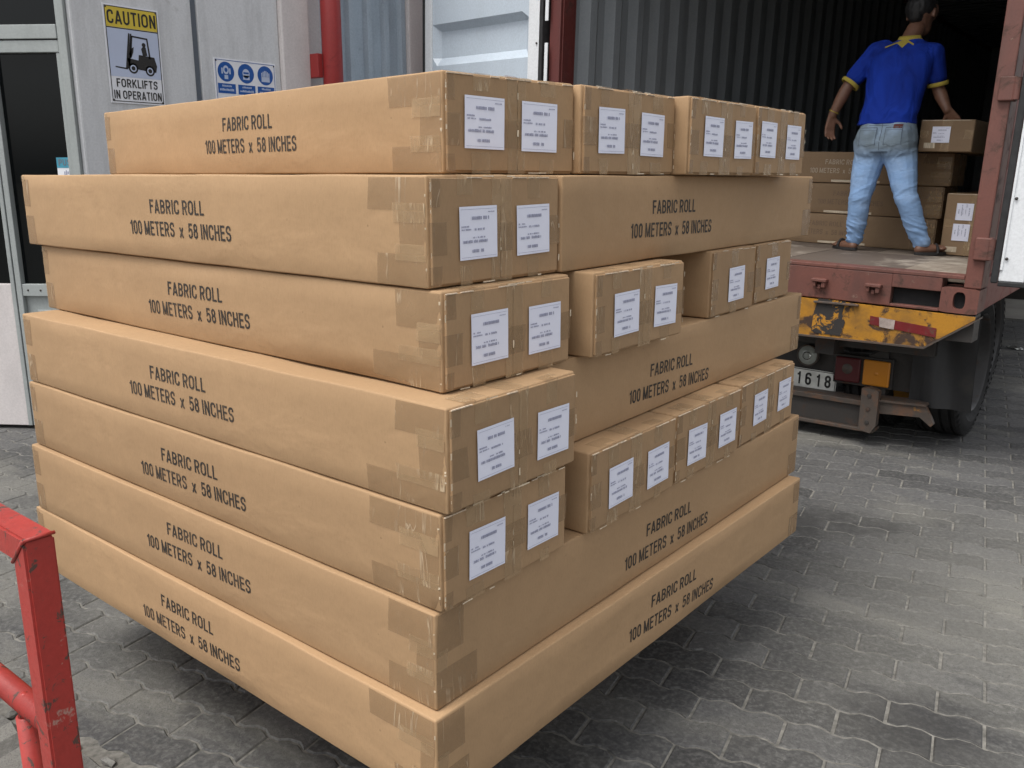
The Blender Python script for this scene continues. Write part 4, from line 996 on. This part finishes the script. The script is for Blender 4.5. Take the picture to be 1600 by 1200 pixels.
# mudguard: rear flap with folded right edge
q = MB(); xs = [-.165 + i * .03 for i in range(10)]
vs = []
for i, x in enumerate(xs):
    for j in range(9):
        z = .235 + j * (.70 - .235) / 8; xx = x; yy = 3.62 + .018 * math.sin(x * 34 + j * .3) - .02 * (j / 8) ** 2
        if i == 9: xx = .128
        vs.append((xx + 1.07, yy - 3.36, z))
q.add(vs, [(i * 9 + j, (i + 1) * 9 + j, (i + 1) * 9 + j + 1, i * 9 + j + 1) for i in range(9) for j in range(8)])
q.add([(x, y + .012, z) for x, y, z in vs], [(i * 9 + j, i * 9 + j + 1, (i + 1) * 9 + j + 1, (i + 1) * 9 + j) for i in range(9) for j in range(8)]); fo = q.build('mud_flap', M['flap'], tr, True)
# wheels (dual tyres, two axles)
def tyre_mesh(R_=.40, w=.24):
    q = MB(); prof = [(.26, -w * .34), (.30, -w * .46), (R_ - .08, -w * .52), (R_ - .025, -w * .47), (R_, -w * .40)]
    g = [-.30, -.10, .10, .30]; last = -w * .40
    for a in g:
        c = a * w; prof += [(R_, c - .008), (R_ - .014, c - .006), (R_ - .014, c + .006), (R_, c + .008)]
    prof += [(R_, w * .40), (R_ - .025, w * .47), (R_ - .08, w * .52), (.30, w * .46), (.26, w * .34)]
    q.lathe(prof, (0, 0, 0), 'x', 56)
    for i in range(56):                              # shoulder lugs
        t = 2 * math.pi * i / 56
        for s_ in (-1, 1):
            c, s2 = math.cos(t), math.sin(t); x0 = s_ * w * .405; x1 = s_ * w * .5
            pts_ = []
            for (r_, dx) in ((R_ - .05, x1 + s_ * .004), (R_ - .004, x1 - s_ * .008), (R_ + .002, x0)):
                for dt in (-.028, .028): pts_.append((dx, r_ * math.cos(t + dt), r_ * math.sin(t + dt)))
            q.add(pts_, [(0, 1, 3, 2), (2, 3, 5, 4)])
    return q.mesh('tyre', M['tyre'], False)
TYM = tyre_mesh()
rq_ = MB(); rq_.lathe([(.262, .07), (.25, .06), (.245, -.02), (.20, -.05), (.13, -.055), (.12, -.02), (.06, -.02), (.0, -.02)], (0, 0, 0), 'x', 40); RIM = rq_.mesh('rim', M['rim'], True)
for (x, y, rz) in ((-.070, 4.11, .0), (-.42, 4.11, 0), (-2.05, 4.11, 0), (-1.75, 4.11, 0), (-.18, 5.0, 0), (-.50, 5.0, 0), (-2.05, 5.0, 0)):
    w_ = link('wheel', None, tr, T(x, y, .40)); link('tyre', TYM, w_); link('rim', RIM, w_, (.05, 0, 0))
for y in (4.11, 5.0):
    q = MB(); q.tube(T(-2.0, y, .40), T(-.1, y, .40), .06); q.build('axle', M['steel_dirty'], tr, True)

# ------------------------------------------------------------------ worker
ROOT = Vector((-.60, 4.45, .927))
man = thing('person', 'worker in blue shirt and faded jeans seen from behind, standing in the open container', 'person', ROOT)
def W3(x, y, z): return Vector((x, y, z)) - ROOT
def capsule(mb, p, q, r0, r1, n=14):
    p, q = Vector(p), Vector(q); d = (q - p).normalized(); a = d.orthogonal().normalized(); b = d.cross(a)
    rings = []
    for i in range(5): t = math.pi / 2 * i / 4; rings.append((p - d * r0 * math.cos(t), r0 * math.sin(t)))
    for i in range(5): t = math.pi / 2 * i / 4; rings.append((q + d * r1 * math.sin(t), r1 * math.cos(t)))
    vs = []
    for c, r in rings:
        for i in range(n): t = 2 * math.pi * i / n; vs.append(c + a * math.cos(t) * max(r, 1e-4) + b * math.sin(t) * max(r, 1e-4))
    fs = [(j * n + i, j * n + (i + 1) % n, (j + 1) * n + (i + 1) % n, (j + 1) * n + i) for j in range(len(rings) - 1) for i in range(n)]
    fs += [tuple(range(n))[::-1], tuple(range((len(rings) - 1) * n, len(rings) * n))]
    mb.add(vs, fs)
def chain(mb, pts):
    for (p, r), (q, s) in zip(pts, pts[1:]): capsule(mb, p, q, r, s)
def loft(mb, rings, n=28, pw=1.0):
    """rings: (centre, rx, ry); closed ends"""
    vs = []
    for c, rx, ry in rings:
        for i in range(n):
            t = 2 * math.pi * i / n; ct, st_ = math.cos(t), math.sin(t)
            vs.append(Vector(c) + Vector((math.copysign(abs(ct) ** pw, ct) * rx, math.copysign(abs(st_) ** pw, st_) * ry, 0)))
    fs = [(j * n + i, j * n + (i + 1) % n, (j + 1) * n + (i + 1) % n, (j + 1) * n + i) for j in range(len(rings) - 1) for i in range(n)]
    fs += [tuple(range(n))[::-1], tuple(range((len(rings) - 1) * n, len(rings) * n))]
    mb.add(vs, fs)
def fuse(mb, name, mat, voxel, smooth, parent, wr=None):
    me = bpy.data.meshes.new(name); me.from_pydata([tuple(v) for v in mb.v], [], mb.f)
    bm = bmesh.new(); bm.from_mesh(me); bmesh.ops.recalc_face_normals(bm, faces=bm.faces[:]); bm.to_mesh(me); bm.free()
    ob = bpy.data.objects.new(name, me); COL.objects.link(ob)
    md = ob.modifiers.new('r', 'REMESH'); md.mode = 'VOXEL'; md.voxel_size = voxel
    sm = ob.modifiers.new('s', 'SMOOTH'); sm.iterations = smooth; sm.factor = .5
    dg = bpy.context.evaluated_depsgraph_get(); out = bpy.data.meshes.new_from_object(ob.evaluated_get(dg))
    bpy.data.objects.remove(ob); out.name = name; out.materials.clear(); out.materials.append(mat)
    if wr:
        nrm = [v.normal.copy() for v in out.vertices]
        for v, nn in zip(out.vertices, nrm): v.co += nn * wr(v.co)
    out.polygons.foreach_set('use_smooth', [True] * len(out.polygons))
    return link(name, out, parent)
# key points (world)
nk = W3(-.600, 4.60, 2.145); hd = W3(-.575, 4.655, 2.265)
shL, shR = W3(-.775, 4.56, 2.075), W3(-.455, 4.56, 2.040)
elL, elR = W3(-.905, 4.49, 1.880), W3(-.425, 4.60, 1.850)
wrL, wrR = W3(-.972, 4.47, 1.725), W3(-.360, 4.57, 1.735)
wst = W3(-.645, 4.47, 1.66); hipL, hipR = W3(-.715, 4.44, 1.55), W3(-.560, 4.44, 1.545)
knL, knR = W3(-.745, 4.40, 1.245), W3(-.490, 4.42, 1.250)
anL, anR = W3(-.775, 4.47, .990), W3(-.405, 4.50, .985)
def hand(mb, w, dirn, side, curl, palm_n, inward=1):
    """palm and five fingers from wrist w pointing along dirn; side = across the palm, towards the thumb"""
    d = Vector(dirn).normalized(); s = Vector(side); s = (s - d * s.dot(d)).normalized(); n_ = d.cross(s) * inward
    c = w + d * .045
    for o_ in (-.022, -.008, .008, .020): capsule(mb, w + s * o_ * .6 + d * .005, w + d * .078 + s * o_, .013, .012, 10)
    for i, (o_, L_) in enumerate(((.023, .066), (.008, .074), (-.008, .069), (-.023, .054))):
        a = w + d * .082 + s * o_; dr = d.copy(); p_ = a; r_ = .0088
        for j, f_ in enumerate((.45, .32, .23)):
            dr = (dr + n_ * curl * (j + 1) * .45 + s * (o_ * 3)).normalized(); q_ = p_ + dr * L_ * f_; capsule(mb, p_, q_, r_, r_ - .0008, 10); p_ = q_; r_ -= .0008
    p_ = w + d * .028 + s * .024; dr = (d * .6 + s * .8 + n_ * .2).normalized()
    q_ = p_ + dr * .034; capsule(mb, p_, q_, .0115, .010, 10); dr = (dr + d * .8 + n_ * .3).normalized(); capsule(mb, q_, q_ + dr * .030, .0098, .0085, 10)
bd_ = MB()
loft(bd_, [(W3(-.64, 4.46, 1.60), .13, .085), (W3(-.64, 4.47, 1.70), .12, .08), (W3(-.625, 4.52, 1.90), .14, .09), (W3(-.615, 4.55, 2.02), .165, .09), (W3(-.605, 4.58, 2.10), .09, .06)])
chain(bd_, [(W3(-.612, 4.57, 2.07), .062), (nk, .050), (W3(-.588, 4.625, 2.19), .050)])
# head: skull, jaw, nose, ears; it looks down and right
hx = Vector((.27, .92, -.30)).normalized(); hr = hx.cross(Vector((0, 0, 1))).normalized(); hu = hr.cross(hx)
def HP_(f_, r_, u_): return hd + hx * f_ + hr * r_ + hu * u_
chain(bd_, [(HP_(-.018, 0, .030), .080), (HP_(.022, 0, .036), .076)]); chain(bd_, [(HP_(.0, 0, .0), .070), (HP_(.045, 0, -.055), .046)])
chain(bd_, [(HP_(.088, 0, .008), .009), (HP_(.104, 0, -.018), .014)])
for s_ in (-1, 1):
    chain(bd_, [(HP_(-.004, s_ * .078, .018), .013), (HP_(.0, s_ * .080, -.012), .009)]); chain(bd_, [(HP_(.070, s_ * .030, .012), .014), (HP_(.072, s_ * .032, .010), .014)])
chain(bd_, [(HP_(.080, -.018, -.048), .012), (HP_(.080, .018, -.048), .012)])
for (a, e_, w, hd_, sd_, cu, inw) in ((shL, elL, wrL, (-.12, .05, -1), (.75, .65, 0), .55, 1), (shR, elR, wrR, (.50, .35, -.70), (-.8, .2, -.3), .5, -1)):
    chain(bd_, [(a, .050), (a.lerp(e_, .5), .043), (e_, .034), (e_.lerp(w, .35), .036), (w, .024)]); hand(bd_, w, hd_, sd_, cu, None, inw)
for (h, k_, a, ft) in ((hipL, knL, anL, W3(-.885, 4.50, .957)), (hipR, knR, anR, W3(-.300, 4.56, .957))):
    chain(bd_, [(h, .075), (k_, .052), (k_.lerp(a, .3), .050), (a, .034), (a + Vector((0, 0, -.018)), .030)])
    hl = a + Vector((0, -.02, -.035)); chain(bd_, [(hl, .028), (hl.lerp(ft, .6), .028), (ft, .020)]); 
    dr = (ft - hl).normalized(); sdv = dr.cross(Vector((0, 0, 1)))
    for i in range(5): p_ = ft + sdv * (-.026 + i * .013) - dr * .01; capsule(bd_, p_, p_ + dr * (.032 - abs(i - 1.5) * .005), .010, .008, 8)
fuse(bd_, 'body', M['skin'], .0052, 3, man)
# hair cap
hm = MB(); chain(hm, [(HP_(-.024, 0, .036), .083), (HP_(.016, 0, .048), .075)]); chain(hm, [(HP_(-.05, 0, .0), .050), (HP_(-.045, 0, -.02), .045)])
fuse(hm, 'hair', M['hair'], .006, 2, man, lambda c: .003 * noise.noise(c * 60))
# jeans
jn = MB()
loft(jn, [(W3(-.640, 4.46, 1.680), .146, .098), (W3(-.640, 4.455, 1.62), .160, .108), (W3(-.642, 4.44, 1.56), .176, .122), (W3(-.640, 4.44, 1.50), .168, .116)], pw=.85)
for s_ in (-1, 1): chain(jn, [(W3(-.640 + s_ * .070, 4.402, 1.585), .088), (W3(-.640 + s_ * .076, 4.408, 1.53), .088)])
for (h, k_, a, s_) in ((hipL, knL, anL, -1), (hipR, knR, anR, 1)):
    hh = h + Vector((s_ * -.004, 0, -.035))
    hh = hh + Vector((s_ * .006, 0, 0)); chain(jn, [(hh, .094), (hh.lerp(k_, .5), .079), (k_, .062), (k_.lerp(a, .35), .060), (k_.lerp(a, .8), .050), (a + Vector((0, 0, .012)), .048)])
def wr(c):
    z = c.z + ROOT.z; n1 = noise.noise(Vector((c.x * 9, c.y * 9, c.z * 16))) * .005
    q1 = 1 - abs(noise.noise(Vector((c.x * 9 + 3, c.y * 6, c.z * 34 + c.x * 14)))) * 3.2
    fold = max(0, q1) * .0075 * max(0, min(1, (1.17 - z) / .14))
    q2 = 1 - abs(noise.noise(Vector((c.x * 11, c.y * 8 + 5, c.z * 20 - c.x * 12)))) * 3.5
    knee = max(0, q2) * .0045 * max(0, 1 - abs(z - 1.27) / .13)
    seat = max(0, 1 - abs(noise.noise(Vector((c.x * 10 + 9, 0, (c.z - abs(c.x + .04)) * 14)))) * 4) * .0045 * max(0, 1 - abs(z - 1.49) / .09)
    return n1 + fold + knee + seat
jo = fuse(jn, 'jeans', M['denim'], .0062, 4, man, wr)
def yellowpatch(cx, cz, w, h, y, name, mat, par, ang=0., rz=0.):
    q = MB(); n = 8; vs = []
    for i in range(n + 1):
        for j in range(2 + 4): 
            x = -w / 2 + w * i / n; z = -h / 2 + h * j / 5; vs.append((x, 0, z))
    return q, vs
def surf_patch(par, obj, cx, cz, w, h, name, mat, lift=.0022, shape=None):
    """a small cloth piece that follows the garment's back surface"""
    from mathutils.bvhtree import BVHTree
    bm = bmesh.new(); bm.from_mesh(obj.data); tree = BVHTree.FromBMesh(bm); bm.free()
    q = MB(); n, mm = 8, 8; vs = []
    for i in range(n + 1):
        for j in range(mm + 1):
            x = cx - w / 2 + w * i / n; z = cz - h / 2 + h * j / mm
            if shape and j == 0: z += shape * (abs(i - n / 2) / (n / 2))
            hit = tree.ray_cast(Vector((x, -1, z)), Vector((0, 1, 0)))
            y = hit[0].y if hit[0] is not None else -.1
            vs.append((x, y - lift, z))
    q.add(vs, [(i * (mm + 1) + j, (i + 1) * (mm + 1) + j, (i + 1) * (mm + 1) + j + 1, i * (mm + 1) + j + 1) for i in range(n) for j in range(mm)])
    return q.build(name, mat, par, True)
zc = ROOT.z
for s_ in (-1, 1):
    pk = surf_patch(man, jo, -.040 + s_ * .070, 1.585 - zc, .094, .104, 'back_pocket', M['denim'], .003, .012)
    for (dx, dz, w, h) in ((0, .050, .094, .004), (-.046, 0, .003, .095), (.046, 0, .003, .095), (0, .036, .09, .002)):
        surf_patch(pk, jo, -.040 + s_ * .070 + dx, 1.585 + dz - zc, w, h, 'stitching', M['denim_dark'], .0042)
surf_patch(man, jo, -.040, 1.585 - zc, .004, .15, 'centre_seam', M['denim_dark'], .0012)
surf_patch(man, jo, -.040, 1.648 - zc, .25, .003, 'waist_seam', M['denim_dark'], .0016)
surf_patch(man, jo, .050, 1.640 - zc, .046, .024, 'leather_patch', M['leather'], .004)
# shirt
sm_ = MB()
loft(sm_, [(W3(-.650, 4.46, 1.655), .163, .112), (W3(-.646, 4.465, 1.70), .158, .108), (W3(-.638, 4.49, 1.80), .156, .106), (W3(-.627, 4.52, 1.92), .172, .110),
           (W3(-.619, 4.545, 2.02), .188, .106), (W3(-.612, 4.56, 2.075), .160, .088), (W3(-.606, 4.575, 2.115), .088, .062), (W3(-.604, 4.585, 2.132), .062, .054)], pw=.9)
chain(sm_, [(shL + Vector((.04, 0, .005)), .060), (shL, .058), (shL.lerp(elL, .42), .056), (shL.lerp(elL, .70), .055)])
chain(sm_, [(shR + Vector((-.04, 0, .005)), .060), (shR, .058), (shR.lerp(elR, .42), .055), (shR.lerp(elR, .66), .053)])
def wr2(c):
    z = c.z + ROOT.z
    return noise.noise(Vector((c.x * 8, c.y * 8, c.z * 4))) * .007 + max(0, 1 - abs(noise.noise(Vector((c.x * 7 + 2, c.y * 4, c.z * 5 + c.x * 8)))) * 5) * .006 * max(0, 1 - abs(z - 1.82) / .2) + math.sin(c.z * 70 + c.x * 20 + noise.noise(c * 8) * 4) * .0035 * max(0, 1 - abs(z - 1.71) / .08) + math.sin(c.x * 60 + noise.noise(c * 6) * 3) * .0022 * max(0, 1 - abs(z - 1.88) / .2) * .3
so = fuse(sm_, 'shirt', M['shirt'], .0062, 4, man, wr2)
for (s0, e_, t) in ((shL, elL, .90), (shR, elR, .86)):
    c = s0.lerp(e_, t); d = (e_ - s0).normalized(); q = MB(); a = d.orthogonal().normalized(); b_ = d.cross(a); vs = []
    n = 28
    for (h_, r_) in ((-.013, .0550), (-.008, .0570), (.006, .0568), (.010, .054), (.008, .047)):
        for i in range(n): th = 2 * math.pi * i / n; vs.append(c + d * h_ + (a * math.cos(th) + b_ * math.sin(th)) * r_)
    q.add(vs, [(j * n + i, j * n + (i + 1) % n, (j + 1) * n + (i + 1) % n, (j + 1) * n + i) for j in range(4) for i in range(n)]); q.build('sleeve_cuff', M['collar'], man, True)
# collar: ring plus a V point down the back
q = MB(); n = 32; vs = []
cc = W3(-.603, 4.580, 2.130)
for (h_, rx, ry) in ((-.014, .078, .066), (.002, .066, .060), (.020, .056, .054), (.018, .050, .050)):
    for i in range(n): th = 2 * math.pi * i / n; vs.append(cc + Vector((rx * math.cos(th), ry * math.sin(th), h_ + .006 * math.sin(th))))
q.add(vs, [(j * n + i, j * n + (i + 1) % n, (j + 1) * n + (i + 1) % n, (j + 1) * n + i) for j in range(3) for i in range(n)]); q.build('collar', M['collar'], man, True)
def tri_patch():
    from mathutils.bvhtree import BVHTree
    bm = bmesh.new(); bm.from_mesh(so.data); tree = BVHTree.FromBMesh(bm); bm.free()
    q = MB(); vs = []; n, mm = 16, 6; cx = -.003 - .004
    for i in range(n + 1):
        for j in range(mm + 1):
            fx = (i / n * 2 - 1); x = cx + fx * (.105 if fx < 0 else .055); dep = .010 + .045 * max(0, 1 - abs(fx) * 2.6); top_ = 2.128 - abs(fx) * .035
            z = top_ - dep * j / mm - zc; hit = tree.ray_cast(Vector((x, -1, z)), Vector((0, 1, 0)))
            if hit[0] is None: hit = (Vector((x, .13, z)),)
            vs.append((x, hit[0].y - .003, z))
    q.add(vs, [(i * (mm + 1) + j, (i + 1) * (mm + 1) + j, (i + 1) * (mm + 1) + j + 1, i * (mm + 1) + j + 1) for i in range(n) for j in range(mm)]); q.build('shoulder_yoke', M['collar'], man, True)
tri_patch()
# bracelet
q = MB(); c = wrL.lerp(elL, .10); d = (wrL - elL).normalized(); a = d.orthogonal().normalized(); b_ = d.cross(a)
for i in range(16):
    t0, t1 = 2 * math.pi * i / 16, 2 * math.pi * (i + 1) / 16; q.tube(c + (a * math.cos(t0) + b_ * math.sin(t0)) * .029, c + (a * math.cos(t1) + b_ * math.sin(t1)) * .029, .0028, n=6, caps=False)
q.build('bracelet', M['collar'], man, True)
# sandals
for (a, ft) in ((anL, W3(-.885, 4.50, .957)), (anR, W3(-.300, 4.56, .957))):
    hl = a + Vector((0, -.02, -.035)); dr = (ft - hl); dr.z = 0; dr.normalize(); sdv = Vector((-dr.y, dr.x, 0)); q = MB(); pts_ = []
    for i in range(20):
        t = 2 * math.pi * i / 20; L_ = .098 if math.cos(t) > 0 else .085; p_ = hl.lerp(ft, .45) + dr * L_ * math.cos(t) + sdv * .040 * math.sin(t); pts_.append((p_.x, p_.y))
    zf = (CMX @ Vector((a.x + ROOT.x + 2.29, 1.1, FL))).z - ROOT.z + .002
    q.prism(pts_, 'z', zf, zf + .016); so_ = q.build('sandal', M['sole'], man)
    q = MB(); m0 = hl.lerp(ft, .72)
    for t0 in range(8):
        u0, u1 = math.pi * t0 / 8, math.pi * (t0 + 1) / 8
        f = lambda u_: Vector((m0.x, m0.y, zf + .01)) + sdv * .036 * math.cos(u_) + Vector((0, 0, .050 * math.sin(u_)))
        q.tube(f(u0), f(u1), .008, n=8, caps=False)
    q.build('sandal_strap', M['sole'], so_, True)

# ------------------------------------------------------------------ red guard rail in the foreground
RX, RY = -.350, -.505
rl = thing('guard_rail', 'scuffed red square tube guard rail in the left foreground', 'railing', (RX, RY, 0))
tw = .0225; ztp = .842
def sq(name, x0, x1, y0, y1, z0, z1, bev=.0035): q = MB(); q.box(x0, y0, z0, x1, y1, z1, b=bev); return q.build(name, M['rail_red'], rl)
def bevelled(q, name):
    me = q.mesh(name, M['rail_red']); bm = bmesh.new(); bm.from_mesh(me); bmesh.ops.bevel(bm, geom=bm.edges[:], offset=.0035, segments=2, affect='EDGES'); bm.to_mesh(me); bm.free(); return link(name, me, rl)
q = MB(); q.prism([(-tw, .012), (tw, .012), (tw, ztp - .002), (-tw, ztp - .047)], 'y', -tw, tw); bevelled(q, 'post')
q = MB(); q.prism([(-1.6, ztp - .045), (-tw - .001, ztp - .045), (tw + .002, ztp + .001), (-1.6, ztp + .001)], 'y', -tw, tw); bevelled(q, 'top_rail')
q = MB(); q.tube((-tw - .001, -tw - .0005, ztp - .047), (tw + .001, -tw - .0005, ztp - .001), .003, n=8); q.tube((tw + .001, -tw, ztp - .001), (tw + .001, tw, ztp - .001), .003, n=8); q.build('weld_bead', M['rail_red'], rl, True)
q = MB(); q.tube((-1.6, 0, .51), (-tw, 0, .51), .020, n=20); q.build('middle_rail', M['rail_red'], rl, True)
q = MB(); q.tube((-.115, -.002, .012), (-.115, -.002, .485), .017, n=18); q.build('baluster', M['rail_red'], rl, True)
for xx in (-.42, -.74): 
    q = MB(); q.tube((xx, -.002, .012), (xx, -.002, .485), .017, n=18); q.build('baluster', M['rail_red'], rl, True)
q = MB(); q.tube((-.118, -.004, .480), (-.108, -.004, .53), .012, .006, n=10); q.build('weld_bead', M['rail_red'], rl, True)
sq('foot_plate', -.06, .06, -.06, .06, .0165, .024, .002)

# small scraps on the far paving
for i, (x, y) in enumerate(((-.22, 7.0), (-.04, 7.1))):
    bm = bmesh.new(); bmesh.ops.create_icosphere(bm, subdivisions=2, radius=.03)
    for w in bm.verts: w.co = Vector((w.co.x * (2.2 - i * .3), w.co.y, w.co.z * .45)) * (1 + .4 * noise.noise(w.co * 40 + Vector((i, 0, 0))))
    me = bpy.data.meshes.new('plastic_scrap'); bm.to_mesh(me); bm.free(); me.materials.append(M['refl_white'] if i % 2 else M['chrome'])
    tag(link('plastic_scrap', me, None, (x, y, .012), (0, 0, i)), ('dull white plastic scrap on the far paving right of the truck' if i % 2 else 'shiny silvery scrap on the far paving close beside the truck tyres'), 'scrap')
